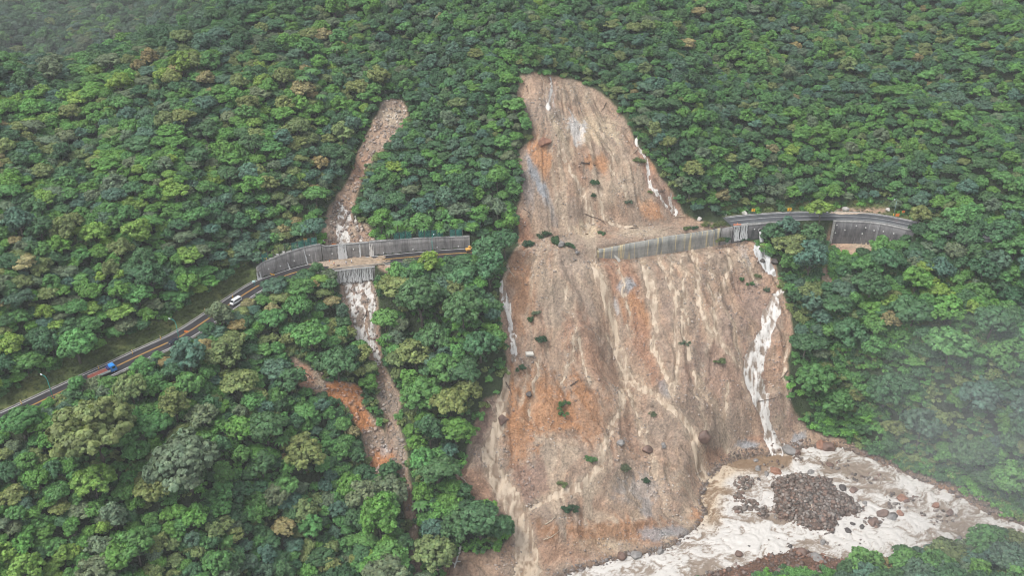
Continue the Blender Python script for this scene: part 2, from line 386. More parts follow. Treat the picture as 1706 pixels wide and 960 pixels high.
def slide_masks(Z):
    px, py, _t = proj(np.stack([MX, MY, Z], -1))
    wob = (fbm(MX / 4, MY / 4, 21, 3) - .5) * 10
    s = poly_sd(px, py, SLIDE) + wob * 0.7
    g = np.full(s.shape, -1e9)
    for q in GULLY + NEAR:
        d, _p = line_sd(px, py, q); g = np.maximum(g, -d + wob * 0.5)
    return px, py, s, g
SD, RZ, RP = road_sd(MX, MY)
def road_cut(Z):
    au = np.abs(SD)
    hu = itp(HU, RP); hd = itp(HD, RP); bu = itp(BU, RP)
    z = Z.copy()
    w = RW + .15
    up = (SD > w); dn = (SD < -w); mid = au <= w
    z = np.where(mid, RZ - .12, z)
    tu = sstep(0, 1, (SD - w - .8) / bu)
    wall_u = (RP > 436) & (RP < 800)
    rise_u = np.where(wall_u, sstep(.1, .6, SD - w), sstep(.2, 7.0, SD - w))
    zu = RZ - .12 + rise_u * hu
    zu = zu + (Z - zu) * tu
    z = np.where(up & (SD < w + .8 + bu), np.where(wall_u, zu, np.minimum(zu, np.maximum(Z, RZ))), z)
    bd = 24.0
    td = sstep(0, 1, (-SD - w - 2.5) / bd)
    wall_d = ((RP > 556) & (RP < 622)) | ((RP > 990) & (RP < 1530))
    rise_d = np.where(wall_d, sstep(.1, .6, -SD - w), sstep(1.2, 5.0, -SD - w))
    zd = RZ - .12 - rise_d * hd
    zd = zd + (Z - zd) * td
    z = np.where(dn & (-SD < w + 2.5 + bd), zd, z)
    return z
Z = road_cut(Z)
px, py, sm, gm = slide_masks(Z)
soft = sstep(-2, 8, np.maximum(sm, gm))
wv = sstep(.0, 2.0, np.abs(SD) - RW - .4)
Z = Z - soft * wv * np.where(sm > gm, 2.2, 1.2)
# fan of ribs and rills running down the fall line
_ax = np.where(MY < 5, 15.0, 60.0); _ay = 120.0
ang = np.arctan2(MX - 12, 118 - MY) ; rad = np.hypot(MX - 12, 118 - MY)
warp = (fbm(MX / 22, MY / 26, 31, 3) - .5) * 26.0 + (fbm(MX / 7, MY / 9, 33, 2) - .5) * 4
arc = ang * 170 + warp
low = MY < -4
ribs = (1 - np.abs(2 * fbm(arc / 14, rad / 34, 41, 3) - 1)) * 3.8 - 2.2
rib2 = (1 - np.abs(2 * fbm(arc / 4.2, rad / 22, 47, 3) - 1)) * 2.4 - 1.5
rib3 = (fbm(arc / 1.3, rad / 9, 49, 2) - .5) * .5
ledge = sstep(.50, .62, fbm(MX / 13, MY / 5, 45, 3)) * 1.6
lump = (fbm(MX / 8, MY / 6, 53, 4) - .5) * 3.6 + (fbm(MX / 1.6, MY / 1.6, 57, 3) - .5) * .7
rough = sstep(0, 14, sm)
near_road = sstep(0, 7, np.abs(SD) - RW)
Z = Z + rough * (ribs * .9 + rib2 + rib3 + lump * .9 + ledge) * near_road
Z = Z + sstep(-4, 4, gm) * (lump * .8 + (fbm(MX / 1.3, MY / 1.3, 60, 2) - .5) * 1.0) * near_road
# the buried stretch of road: rubble heaped on the bench behind the broken wall
bur = (RP > 855) & (RP < 1212) & (SD > -RW - .1) & (SD < 14)
Z = np.where(bur, Z + sstep(-RW - .1, -RW + 1.6, SD) * sstep(14, 6, SD) * (.5 + 1.6 * fbm(MX / 5, MY / 5, 66, 3)) * sstep(855, 880, RP) * sstep(1212, 1190, RP), Z)
# streams cut down
px, py, sm, gm = slide_masks(Z)
SM = []
for nm, lb, pts, kind, br in STREAMS:
    d, par = line_sd(px + (fbm(MX / 5, MY / 5, 71, 2) - .5) * 9, py + (fbm(MX / 6, MY / 6, 73, 2) - .5) * 5, pts)
    SM.append(d)
    Z = Z - sstep(3, -4, d) * (.5 if br > .6 else .9) * near_road
# river: bed below the water inside the bank polygon, ground above it outside
inside = sstep(-.6, 2.5, RSD)
Z = np.where(RSD < -.6, (zr + .5) + (Z - zr - .5) * sstep(0, np.interp(MX, [80, 130], [9, 20]), -RSD - .6), Z)
Z = np.where(RSD > -.6, zr + .25 - 2.2 * inside + (fbm(MX / 2, MY / 2, 80, 2) - .5) * .8, np.maximum(Z, zr + .3 + np.clip(-RSD - .6, 0, 6) * .25 + (fbm(MX / 2, MY / 2, 81, 2) - .4) * .8 * sstep(0, 3, -RSD)))
ISLE = [(1284, 804), (1291, 792), (1322, 786), (1360, 790), (1388, 797), (1398, 816), (1420, 826), (1440, 842), (1428, 860), (1404, 862), (1388, 886), (1356, 886), (1322, 868), (1290, 864), (1287, 834)]
ISW = np.array([_unz(a, b + 4) for a, b in ISLE])[:, :2]
ISD = poly_sd(MX, MY, ISW) + (fbm(MX / 2.5, MY / 2.5, 88, 2) - .5) * 2
Z = np.where(ISD > -2.0, np.maximum(Z, zr - 1.0 + 3.4 * sstep(-2.0, 5.5, ISD) + (fbm(MX / 2, MY / 2, 90, 3) - .5) * 1.2 * sstep(-1, 2, ISD)), Z)

def zs(x, y):
    x = np.asarray(x, float); y = np.asarray(y, float)
    i = np.clip(np.searchsorted(GX, x) - 1, 0, len(GX) - 2); j = np.clip(np.searchsorted(GY, y) - 1, 0, len(GY) - 2)
    fx = np.clip((x - GX[i]) / (GX[i + 1] - GX[i]), 0, 1); fy = np.clip((y - GY[j]) / (GY[j + 1] - GY[j]), 0, 1)
    return (Z[i, j] * (1 - fx) + Z[i + 1, j] * fx) * (1 - fy) + (Z[i, j + 1] * (1 - fx) + Z[i + 1, j + 1] * fx) * fy
def grab(A, x, y):
    i = np.clip(np.searchsorted(GX, x) - 1, 0, len(GX) - 2); j = np.clip(np.searchsorted(GY, y) - 1, 0, len(GY) - 2)
    return A[i, j]
def hit(px, py, up=0.0):
    """first point of the terrain (raised by up) seen at a photo pixel"""
    d = ray(px, py); t = np.arange(150, 1100, 0.5)
    P = CAM + t[:, None] * d
    h = P[:, 2] - zs(P[:, 0], P[:, 1]) - up
    k = np.argmax(h < 0) if (h < 0).any() else len(t) - 1
    P = P[k].copy(); P[2] = zs(P[0], P[1]); return P

# ------------------------------------------------------------ soil colours (real surface colours of the exposed ground)
px, py, sm, gm = slide_masks(Z)
TAN = np.array([.330, .228, .160]); GREYB = np.array([.260, .205, .160]); PALE = np.array([.42, .34, .25]); CREAM = np.array([.55, .45, .31])
ORANGE = np.array([.40, .200, .095]); RUST = np.array([.27, .15, .095]); BLUEG = np.array([.27, .285, .30]); WHT = np.array([.50, .48, .46]); DARK = np.array([.11, .085, .07]); MAUVE = np.array([.215, .140, .110])
shp = MX.shape
C = np.broadcast_to(TAN, shp + (3,)).copy()
def lay(mask, col):
    global C
    C = C * (1 - mask[..., None]) + col * mask[..., None]
n1 = fbm(arc / 5, rad / 40, 101, 4); n2 = fbm(MX / 7, MY / 7, 103, 4); n3 = fbm(MX / 1.7, MY / 1.7, 107, 3); n4 = fbm(arc / 1.6, rad / 22, 109, 3)
lay(sstep(.42, .66, n2) * .65, GREYB)
lay(sstep(.52, .68, n1) * .5, PALE)
lay(sstep(.46, .30, n4) * .3, RUST)
lay(sstep(.56, .75, fbm(MX / 12, MY / 12, 117, 4)) * .6, GREYB * .85)
PATCH = [ # photo x, y, rx, ry, lean, colour, strength
    (903, 262, 22, 34, .2, ORANGE * 1.15, .8), (872, 385, 14, 34, .1, RUST * 1.25, .9), (1082, 272, 17, 26, .3, ORANGE * 1.2, .9), (1085, 350, 22, 16, .5, ORANGE * 1.15, .7), (992, 272, 22, 16, .3, ORANGE, .8),
    (955, 285, 14, 50, .7, RUST * 1.3, .6), (1128, 330, 14, 30, .5, RUST * 1.3, .6), (905, 320, 9, 58, .45, BLUEG, .95), (880, 320, 10, 40, .2, BLUEG * .8, .5), (980, 215, 44, 26, .2, CREAM, .6),
    (957, 215, 12, 26, .3, WHT, .9), (972, 214, 7, 14, 0, WHT, .9), (950, 150, 26, 18, .1, PALE, .4), (916, 170, 10, 20, 0, WHT, .6), (978, 165, 10, 20, -.2, PALE, .7), (930, 215, 10, 50, .5, CREAM, .5),
    (1000, 320, 30, 20, .2, PALE, .5), (930, 355, 60, 30, .2, GREYB * 1.15, .7), (1050, 300, 30, 50, .2, PALE * .95, .35), (1090, 300, 16, 60, .5, MAUVE * 1.1, .6), (975, 385, 20, 18, 0, CREAM, .7), (1070, 388, 40, 8, 0, PALE, .7),
    (905, 190, 26, 34, .3, GREYB * 1.1, .5), (890, 150, 20, 24, 0, TAN * 1.2, .5), (1020, 170, 28, 24, .5, TAN * .95, .5), (955, 400, 30, 12, 0, GREYB * 1.1, .7),
    (868, 470, 26, 66, .1, ORANGE * .8, .6), (905, 470, 20, 50, .2, PALE * .9, .5), (955, 440, 34, 24, .3, GREYB * 1.3, .8), (975, 500, 16, 46, .3, GREYB * 1.1, .7), (965, 560, 24, 60, .4, RUST * 1.2, .55), (900, 640, 40, 36, .3, ORANGE * .8, .55),
    (905, 690, 60, 60, .1, ORANGE * 1.0, .8), (870, 720, 30, 70, 0, ORANGE * .9, .7), (960, 690, 50, 50, .3, ORANGE * .85, .55), (810, 700, 26, 70, 0, MAUVE, .9), (890, 800, 36, 36, 0, MAUVE * 1.05, .7), (790, 810, 30, 30, .5, RUST * 1.15, .6),
    (1040, 470, 26, 34, .4, RUST * 1.1, .85), (1058, 520, 20, 34, .4, ORANGE, .75), (1042, 478, 12, 12, -.4, BLUEG * 1.1, .9), (1026, 512, 5, 14, .3, WHT * .9, .8), (1075, 575, 16, 60, .4, RUST * 1.1, .8), (1110, 650, 10, 14, .5, BLUEG, .6),
    (1130, 480, 26, 22, .2, GREYB * 1.2, .6), (1115, 520, 18, 26, 0, DARK * 2.2, .6), (1170, 460, 12, 20, .3, DARK * 1.8, .6), (1215, 540, 28, 26, .2, DARK * 2.4, .55), (1240, 425, 10, 30, .4, WHT * .7, .6), (1225, 420, 28, 16, 0, TAN * 1.1, .5),
    (1250, 500, 30, 40, .3, MAUVE * 1.2, .5), (1200, 620, 60, 60, .3, MAUVE * 1.3, .45), (1305, 590, 14, 50, 0, RUST * 1.4, .6), (1315, 690, 22, 30, .5, MAUVE * 1.2, .6), (1246, 742, 26, 9, .1, BLUEG * 1.1, .85), (1262, 732, 20, 7, 0, RUST * 1.2, .7), (1332, 730, 12, 16, -.3, BLUEG * 1.1, .8),
    (1065, 815, 50, 24, -.1, WHT * .75, .6), (1075, 850, 14, 22, .2, BLUEG * 1.1, .6), (1090, 825, 60, 40, .1, GREYB * 1.05, .4), (1030, 885, 110, 26, 0, ORANGE * .72, .75), (1110, 890, 50, 14, -.4, BLUEG * .95, .7), (1160, 862, 20, 14, 0, ORANGE, .6), (1000, 910, 60, 14, -.2, CREAM * .7, .5),
    (980, 815, 26, 18, 0, PALE, .5), (1000, 800, 50, 40, .4, GREYB, .4), (1180, 710, 60, 60, .4, GREYB * .95, .5), (1110, 730, 50, 50, .4, GREYB * 1.05, .5), (940, 920, 60, 20, -.2, RUST * 1.2, .4), (1050, 720, 20, 30, .3, RUST, .4), (1195, 760, 22, 14, 0, RUST * 1.15, .6), (1235, 645, 14, 40, 0, TAN * .8, .3),
    (1440, 770, 60, 14, .4, RUST * 1.2, .8), (1560, 812, 50, 10, .4, ORANGE * .9, .6), (1385, 745, 16, 10, 0, ORANGE, .6),
    (510, 628, 24, 16, .5, RUST * 1.5, .9), (570, 655, 40, 18, .2, np.array([.44, .19, .075]), 1), (600, 692, 18, 26, .3, np.array([.44, .19, .075]), 1), (632, 768, 24, 24, .1, np.array([.42, .19, .085]), 1), (640, 752, 8, 10, .1, WHT * .9, .6), (648, 672, 22, 18, .2, GREYB, .9), (665, 735, 14, 20, .2, GREYB * .95, .9),
    (652, 195, 26, 14, 0, PALE * 1.1, .8), (640, 225, 16, 14, 0, TAN * 1.1, .5), (600, 280, 12, 30, .0, RUST * 1.6, .5), (560, 380, 34, 26, 0, GREYB * 1.15, .5), (600, 500, 30, 50, 0, GREYB * 1.25, .8), (1415, 412, 26, 14, 0, TAN * 1.35, .9), (1450, 408, 30, 8, 0, PALE, .8), (655, 445, 14, 10, 0, PALE, .9),
]
for (cx, cy, rx, ry, lean, col, st) in PATCH:
    dx = px - cx; dy = py - cy
    u = (dx - dy * lean) / rx; v = dy / ry
    r = np.sqrt(u * u + v * v) + (n1 - .5) * 1.6 + (n3 - .5) * 1.1 + (n4 - .5) * .8
    lay(sstep(1.15, .55, r) * st * .95, col)
for d, (nm, lb, pts, kind, br) in zip(SM, STREAMS):         # damp sediment along the streams
    lay(sstep(9, -1, d + (n3 - .5) * 8) * .45, PALE * .9 if kind == 'mud' else MAUVE)
C *= (.74 + .52 * n3)[..., None]
C *= (.86 + .28 * fbm(MX / .9, MY / .9, 113, 2))[..., None]
isl = sstep(-2.5, -.5, ISD)
C = C * (1 - isl[..., None]) + (np.array([.125, .085, .066]) * (.6 + .8 * n3)[..., None]) * isl[..., None]
wetbank = sstep(-3.5, 0, RSD) * (1 - isl)
C = C * (1 - .55 * wetbank[..., None])
nearm = sstep(-6, 6, np.max([-line_sd(px, py, q)[0] for q in NEAR], axis=0))
C = C * (1 - nearm[..., None]) + (np.array([.13, .075, .05]) * (.5 + 1.0 * n3)[..., None]) * nearm[..., None]
bare = np.clip(np.maximum(sstep(-3, 3, sm), sstep(-3, 3, gm)) + sstep(-2.5, -1.2, RSD), 0, 1)
grass = (sstep(16, 11, SD) * (SD > 0) * (RP < 440) + ((SD > RW) & (SD < 11) & (RP > 1212)) * 1.0) * (SD < 16)
GRS = np.array([.085, .115, .035]); FLOOR = np.array([.030, .046, .016])
G = FLOOR * (.6 + .9 * n2)[..., None] * (1 - grass[..., None]) + (GRS * (.6 + .8 * n3)[..., None] + np.array([.05, .03, .01]) * sstep(.5, .7, n2)[..., None]) * grass[..., None]
SOILC = C * bare[..., None] + G * (1 - bare[..., None])
BARE = bare

m_ground, nt, b, out = new_mat('ground_soil')
at = N(nt, 'ShaderNodeAttribute', attribute_name='soil'); at2 = N(nt, 'ShaderNodeAttribute', attribute_name='mask')
tc = N(nt, 'ShaderNodeTexCoord')
nz = N(nt, 'ShaderNodeTexNoise', Scale=1.1, Detail=8.0, Roughness=.72); nt.links.new(tc.outputs['Object'], nz.inputs['Vector'])
vo = N(nt, 'ShaderNodeTexVoronoi', Scale=1.5, Randomness=1.0); vo.feature = 'F1'; nt.links.new(tc.outputs['Object'], vo.inputs['Vector'])
c1 = mix(nt, 1.0, at.outputs['Color'], ramp(nt, nz.outputs['Fac'], [(.3, (.52, .51, .49)), (.46, (.92, .92, .92)), (.60, (1.15, 1.14, 1.13)), (.72, (1.6, 1.6, 1.6))]), 'MULTIPLY')
vr = ramp(nt, vo.outputs['Color'], [(.0, (.72, .72, .72)), (.5, (1, 1, 1)), (.93, (1.1, 1.1, 1.1)), (1.0, (1.4, 1.4, 1.42))])
c2 = mix(nt, 1.0, c1, vr, 'MULTIPLY')
nt.links.new(c2, b.inputs['Base Color'])
b.inputs['Roughness'].default_value = .75; b.inputs['Specular IOR Level'].default_value = .3
bp = N(nt, 'ShaderNodeBump', Strength=.8, Distance=.7); nt.links.new(nz.outputs['Fac'], bp.inputs['Height'])
bp2 = N(nt, 'ShaderNodeBump', Strength=.6, Distance=.35, Invert=True) if False else N(nt, 'ShaderNodeBump', Strength=.6, Distance=.35)
nt.links.new(vo.outputs['Distance'], bp2.inputs['Height']); nt.links.new(bp.outputs[0], bp2.inputs['Normal']); nt.links.new(bp2.outputs[0], b.inputs['Normal'])

nx, ny = MX.shape
IDX = np.arange(nx * ny).reshape(nx, ny)
def quads(sel=None):
    a = IDX[:-1, :-1]; bq = IDX[1:, :-1]; c = IDX[1:, 1:]; d = IDX[:-1, 1:]
    q = np.stack([a, bq, c, d], -1)
    return q.reshape(-1, 4) if sel is None else q[sel]
VT = np.stack([MX, MY, Z], -1).reshape(-1, 3)
ground = mesh_np('mountain_terrain', VT, quads(), m_ground, smooth=True, colors={'soil': SOILC.reshape(-1, 3)})
tag(ground, kind='structure')

# ------------------------------------------------------------ water
def water_mat(name, foam, deep, lo, hi, scale=1.0, stretch=(1, 1, 1), bump=.6):
    m, nt, b, out = new_mat(name)
    tc = N(nt, 'ShaderNodeTexCoord'); mp = N(nt, 'ShaderNodeMapping'); mp.inputs['Scale'].default_value = stretch
    nt.links.new(tc.outputs['Object'], mp.inputs['Vector'])
    nz = N(nt, 'ShaderNodeTexNoise', Scale=scale, Detail=7.0, Roughness=.78, Distortion=.9); nt.links.new(mp.outputs[0], nz.inputs['Vector'])
    at = N(nt, 'ShaderNodeAttribute', attribute_name='foam')
    ad = N(nt, 'ShaderNodeMath', operation='ADD'); nt.links.new(nz.outputs['Fac'], ad.inputs[0]); nt.links.new(at.outputs['Fac'], ad.inputs[1])
    col = ramp(nt, ad.outputs[0], [(lo, deep), ((lo + hi) / 2, tuple(.45 * f + .55 * d for f, d in zip(foam, deep))), (hi, foam)])
    nt.links.new(col, b.inputs['Base Color'])
    b.inputs['Roughness'].default_value = .35; b.inputs['Specular IOR Level'].default_value = .5
    bp = N(nt, 'ShaderNodeBump', Strength=bump, Distance=.5); nt.links.new(nz.outputs['Fac'], bp.inputs['Height']); nt.links.new(bp.outputs[0], b.inputs['Normal'])
    return m
m_river = water_mat('river_water', (.53, .505, .47), (.22, .172, .13), .44, .68, 1.1, (.55, 1.25, 1))
m_wwhite = water_mat('white_water', (.55, .55, .545), (.22, .21, .19), .42, .64, 1.6, (1.6, .5, .5))
m_wtan = water_mat('foaming_stream_water', (.56, .535, .50), (.20, .15, .11), .43, .66, 1.6, (1.3, .6, .6))
m_wmud = water_mat('muddy_stream_water', (.47, .375, .275), (.25, .178, .12), .40, .68, 1.8, (1.3, .6, .6))
WM = {'white': m_wwhite, 'tan': m_wtan, 'mud': m_wmud}
cell = lambda A: (A[:-1, :-1] + A[1:, :-1] + A[1:, 1:] + A[:-1, 1:]) / 4
br1 = np.abs(2 * fbm(arc / 2.4, rad / 9, 131, 3) - 1); br2 = fbm(MX / 1.1, MY / 1.4, 137, 2)
for d, (nm, lb, pts, kind, br) in zip(SM, STREAMS):
    wet = -d / 3.0 + .25 - br * (br1 * 4.0 - .8) - (br2 - .5) * 2.2
    wet = np.where(np.abs(SD) < RW + .3, -9, wet)
    sel = cell(wet) > -.75
    q = quads(sel)
    if len(q) == 0: print('EMPTY', lb); continue
    u, inv = np.unique(q, return_inverse=True)
    V = VT[u].copy()
    wv_ = wet.ravel()[u]; V[:, 2] += np.clip((wv_ - .05) * .45, -.5, .42) + (fbm(V[:, 0] / .8, V[:, 1] / .8, 139, 2) - .5) * .3 * sstep(0, 1.5, wv_)
    fo = np.clip((1 - np.abs(2 * fbm(V[:, 0] / 1.6, V[:, 1] / 3.5, 141, 3) - 1) - .66) * .9, -.3, .3); V[:, 2] += fo * 1.2 * sstep(.3, 2, wv_)
    o = mesh_np(nm, V, inv.reshape(-1, 4), WM[kind], smooth=True, colors={'foam': np.repeat(fo[:, None], 3, 1)})
    tag(o, None if nm == 'rill' else lb, kind='structure')
# river sheet
RS = .45
rxs = np.arange(BX.min() - 2, min(BX.max(), 260) + 2, RS); rys = np.arange(max(BY.min(), -175) - 2, BY.max() + 2, RS)
QX, QY = np.meshgrid(rxs, rys, indexing='ij')
qs = poly_sd(QX, QY, BANK[:, :2])
fl = fbm(QX / 9, QY / 9, 151, 3)
wx = QX + (fl - .5) * 14; wy = QY + (fbm(QX / 7, QY / 7, 153, 3) - .5) * 14
big = fbm(wx / 14, wy / 7, 155, 3); tur = 1 - np.abs(2 * fbm((wx + .3 * wy) / 7.5, (wy - .3 * wx) / 2.6, 157, 4, .6) - 1); fine = 1 - np.abs(2 * fbm(wx / 1.6, wy / 1.2, 159, 2) - 1)
QP, QPY, _ = proj(np.stack([QX, QY, ZRIV(QX)], -1))
calm = np.zeros(QX.shape)
for cx, cy, rx, ry in [(1400, 790, 60, 28), (1470, 815, 50, 16), (1450, 790, 60, 26), (1250, 770, 60, 10), (1280, 868, 60, 8)]:
    calm = np.maximum(calm, sstep(1.2, .5, np.hypot((QP - cx) / rx, (QPY - cy) / ry) + (big - .5)))
mud = sstep(34, 4, np.abs(QP - (1190 + (QPY - 800) * -.2)) + (big - .5) * 40) * sstep(900, 860, QPY) + sstep(26, 0, np.abs(QPY - 765) + (QP - 1300) * .2) * (QP < 1320)
thr = 1 - np.abs(2 * fbm((wx + .3 * wy) / 3.2, (wy - .3 * wx) / .95, 163, 3, .6) - 1)
foam = ((big - .5) * .9 + (tur - .64) * .5 + (fine - .6) * .2 + (thr - .64) * .5 + .01) * .95 - calm * .30 - np.clip(mud, 0, 1) * .06
QZ = ZRIV(QX) + (tur - .5) * .9 + (big - .5) * 1.0 + (fine - .5) * .35 - .1
qi = np.arange(QX.size).reshape(QX.shape)
sel = cell(qs) > -1.2
q = np.stack([qi[:-1, :-1], qi[1:, :-1], qi[1:, 1:], qi[:-1, 1:]], -1)[sel]
u, inv = np.unique(q, return_inverse=True)
V = np.stack([QX, QY, QZ], -1).reshape(-1, 3)[u]
# tint: clear-brown vs yellow mud near the slide foot
river = mesh_np('river', V, inv.reshape(-1, 4), m_river, smooth=True, colors={'foam': np.repeat(foam.ravel()[u][:, None], 3, 1), 'mud': np.repeat(np.clip(mud, 0, 1).ravel()[u][:, None], 3, 1)})
tag(river, kind='structure')
nt = m_river.node_tree; bb = [n for n in nt.nodes if n.type == 'BSDF_PRINCIPLED'][0]
src = bb.inputs['Base Color'].links[0].from_socket
am = N(nt, 'ShaderNodeAttribute', attribute_name='mud')
mm = N(nt, 'ShaderNodeMath', operation='MULTIPLY'); mm.inputs[1].default_value = .75; nt.links.new(am.outputs['Fac'], mm.inputs[0])
nt.links.new(mix(nt, mm.outputs[0], src, mix(nt, 1.0, src, (.92, .74, .52), 'MULTIPLY')), bb.inputs['Base Color'])
# ------------------------------------------------------------ road, kerbs, markings
S_ALONG = np.concatenate([[0], np.cumsum(np.linalg.norm(np.diff(RL[:, :3], axis=0), axis=1))])
PXA = np.maximum.accumulate(RL[:, 3] + np.arange(len(RL)) * 1e-6)
def along_of(px): return float(np.interp(px, PXA, S_ALONG))
def rl_at(sa):
    sa = np.asarray(sa, float)
    P = np.stack([np.interp(sa, S_ALONG, RL[:, k]) for k in range(4)], -1)
    n = np.stack([np.interp(sa, S_ALONG, RN[:, k]) for k in range(2)], -1); n /= np.linalg.norm(n, axis=-1)[..., None]
    return P, n
def rpt(px, s, dz=0.0):
    P, n = rl_at(along_of(px)); return Vector((P[0] + n[0] * s, P[1] + n[1] * s, P[2] + dz))
def rdir(px):
    P, n = rl_at(along_of(px)); return math.atan2(-n[0], n[1])
def ribbon(name, px0, px1, ss, dzs, mat, parent=None, step=1.5, colors=None, smooth=False):
    a0, a1 = along_of(px0), along_of(px1); n = max(2, int((a1 - a0) / step))
    sa = np.linspace(a0, a1, n + 1); P, nn = rl_at(sa)
    V = []
    for s, dz in zip(ss, dzs):
        V.append(np.stack([P[:, 0] + nn[:, 0] * s, P[:, 1] + nn[:, 1] * s, P[:, 2] + (dz(P[:, 3]) if callable(dz) else dz)], -1))
    V = np.stack(V, 1); m = len(ss); idx = np.arange((n + 1) * m).reshape(n + 1, m)
    F = np.stack([idx[:-1, :-1], idx[1:, :-1], idx[1:, 1:], idx[:-1, 1:]], -1).reshape(-1, 4)
    uv = np.zeros(V.shape); uv[..., 0] = sa[:, None]; uv[..., 1] = V[..., 2] - P[:, 2][:, None]; uv[..., 2] = np.array(ss)[None]
    return mesh_np(name, V.reshape(-1, 3), F, mat, parent, smooth, colors={'wall': uv.reshape(-1, 3)})
def asphalt(name, col, spec):
    m, nt, b, out = new_mat(name)
    at = N(nt, 'ShaderNodeAttribute', attribute_name='wall'); mp = N(nt, 'ShaderNodeMapping'); mp.inputs['Scale'].default_value = (.05, 0, 1.3)
    nt.links.new(at.outputs['Color'], mp.inputs['Vector'])
    nz = N(nt, 'ShaderNodeTexNoise', Scale=1.0, Detail=5.0); nt.links.new(mp.outputs[0], nz.inputs['Vector'])
    tc = N(nt, 'ShaderNodeTexCoord'); n2 = N(nt, 'ShaderNodeTexNoise', Scale=.35, Detail=6.0); nt.links.new(tc.outputs['Object'], n2.inputs['Vector'])
    c = ramp(nt, nz.outputs['Fac'], [(.3, tuple(v * .7 for v in col)), (.7, tuple(v * 1.35 for v in col))])
    c = mix(nt, ramp(nt, n2.outputs['Fac'], [(.5, (0, 0, 0)), (.75, (.6, .6, .6))]), c, tuple(v * 1.9 for v in col))
    nt.links.new(c, b.inputs['Base Color']); b.inputs['Roughness'].default_value = .45; b.inputs['Specular IOR Level'].default_value = spec
    return m
m_asph = asphalt('wet_asphalt', (.028, .026, .029), .5)
m_asph2 = asphalt('grey_asphalt', (.070, .073, .080), .5)
m_line = plain('white_road_paint', (.62, .62, .60), .6)
m_yel = plain('yellow_road_paint', (.62, .36, .08), .6)
m_kerb = plain('kerb_concrete', (.30, .29, .27), .8, var=.3, scale=1.5)
ss = [-RW, -3.2, -1.6, 0, 1.6, 3.2, RW]
for (a, b_, mt) in ((-250, 799, m_asph), (1211, 1890, m_asph2)):
    r = ribbon('road', a, b_, ss, [.0, .03, .05, .06, .05, .03, .0], mt); tag(r, kind='structure')
for (a, b_, lo, hi) in ((-250, 795, .3, .9), (1216, 1890, .3, .3)):
    for s0 in (-.22, .10):
        if a > 0 and s0 > 0: continue
        r = ribbon('centre_line_marking', a, b_, [s0, s0 + .16], [.085, .085], m_yel if a < 0 else m_line); tag(r, kind='structure')
    for s0 in (3.75, -3.95):
        r = ribbon('edge_line_marking', a, b_, [s0, s0 + .26], [.045, .045], m_line); tag(r, kind='structure')
for (a, b_, s0) in ((-250, 553, -5.0), (-250, 440, 4.72), (640, 795, -5.0), (1216, 1890, 4.72), (-1, -1, 0)):
    if a == -1: continue
    r = ribbon('kerb', a, b_, [s0, s0, s0 + .28, s0 + .28], [-.3, .16, .16, -.3], m_kerb); tag(r, kind='structure')

# ------------------------------------------------------------ concrete walls
def wall_mat(name, base, dark, streak, stain, amt, yellow=False, joint=6.0):
    m, nt, b, out = new_mat(name)
    at = N(nt, 'ShaderNodeAttribute', attribute_name='wall')
    def nz(sx, sy, det, off=0.0, rough=.6):
        mp = N(nt, 'ShaderNodeMapping'); mp.inputs['Scale'].default_value = (sx, sy, .3); mp.inputs['Location'].default_value = (off, off, 0)
        nt.links.new(at.outputs['Color'], mp.inputs['Vector']); n = N(nt, 'ShaderNodeTexNoise', Scale=1.0, Detail=det, Roughness=rough); nt.links.new(mp.outputs[0], n.inputs['Vector']); return n.outputs['Fac']
    c = ramp(nt, nz(.45, .10, 5.0), [(.32, dark), (.5, base), (.72, tuple(v * 1.3 for v in base))])
    c = mix(nt, ramp(nt, nz(1.6, .10, 4.0, 7), [(.55, (0, 0, 0)), (.68, (amt, amt, amt))]), c, streak)
    c = mix(nt, ramp(nt, nz(.8, .9, 6.0, 3, .75), [(.45, (0, 0, 0)), (.75, (.5, .5, .5))]), c, dark)
    if yellow:
        c = mix(nt, ramp(nt, nz(.55, .03, 3.0, 12), [(.54, (0, 0, 0)), (.60, (.9, .9, .9))]), c, stain)
    else:
        c = mix(nt, ramp(nt, nz(1.1, .05, 3.0, 12), [(.63, (0, 0, 0)), (.70, (.75, .75, .75))]), c, stain)
    sx = N(nt, 'ShaderNodeSeparateXYZ'); nt.links.new(at.outputs['Vector'], sx.inputs[0])
    md = N(nt, 'ShaderNodeMath', operation='MODULO'); md.inputs[1].default_value = joint; nt.links.new(sx.outputs['X'], md.inputs[0])
    lt = N(nt, 'ShaderNodeMath', operation='LESS_THAN'); lt.inputs[1].default_value = .16; nt.links.new(md.outputs[0], lt.inputs[0])
    md2 = N(nt, 'ShaderNodeMath', operation='FLOORED_MODULO'); md2.inputs[1].default_value = 1.8; nt.links.new(sx.outputs['Y'], md2.inputs[0])
    lt2 = N(nt, 'ShaderNodeMath', operation='LESS_THAN'); lt2.inputs[1].default_value = .07; nt.links.new(md2.outputs[0], lt2.inputs[0])
    mx = N(nt, 'ShaderNodeMath', operation='MAXIMUM'); nt.links.new(lt.outputs[0], mx.inputs[0]); nt.links.new(lt2.outputs[0], mx.inputs[1])
    ms = N(nt, 'ShaderNodeMath', operation='MULTIPLY'); ms.inputs[1].default_value = .55; nt.links.new(mx.outputs[0], ms.inputs[0])
    c = mix(nt, ms.outputs[0], c, tuple(v * .45 for v in dark))
    nt.links.new(c, b.inputs['Base Color']); b.inputs['Roughness'].default_value = .8; b.inputs['Specular IOR Level'].default_value = .3
    return m
m_wl = wall_mat('weathered_concrete', (.25, .235, .225), (.11, .105, .10), (.34, .33, .31), (.42, .41, .39), .5)
m_wr = wall_mat('dark_weathered_concrete', (.135, .13, .13), (.058, .056, .057), (.19, .19, .19), (.40, .40, .40), .45)
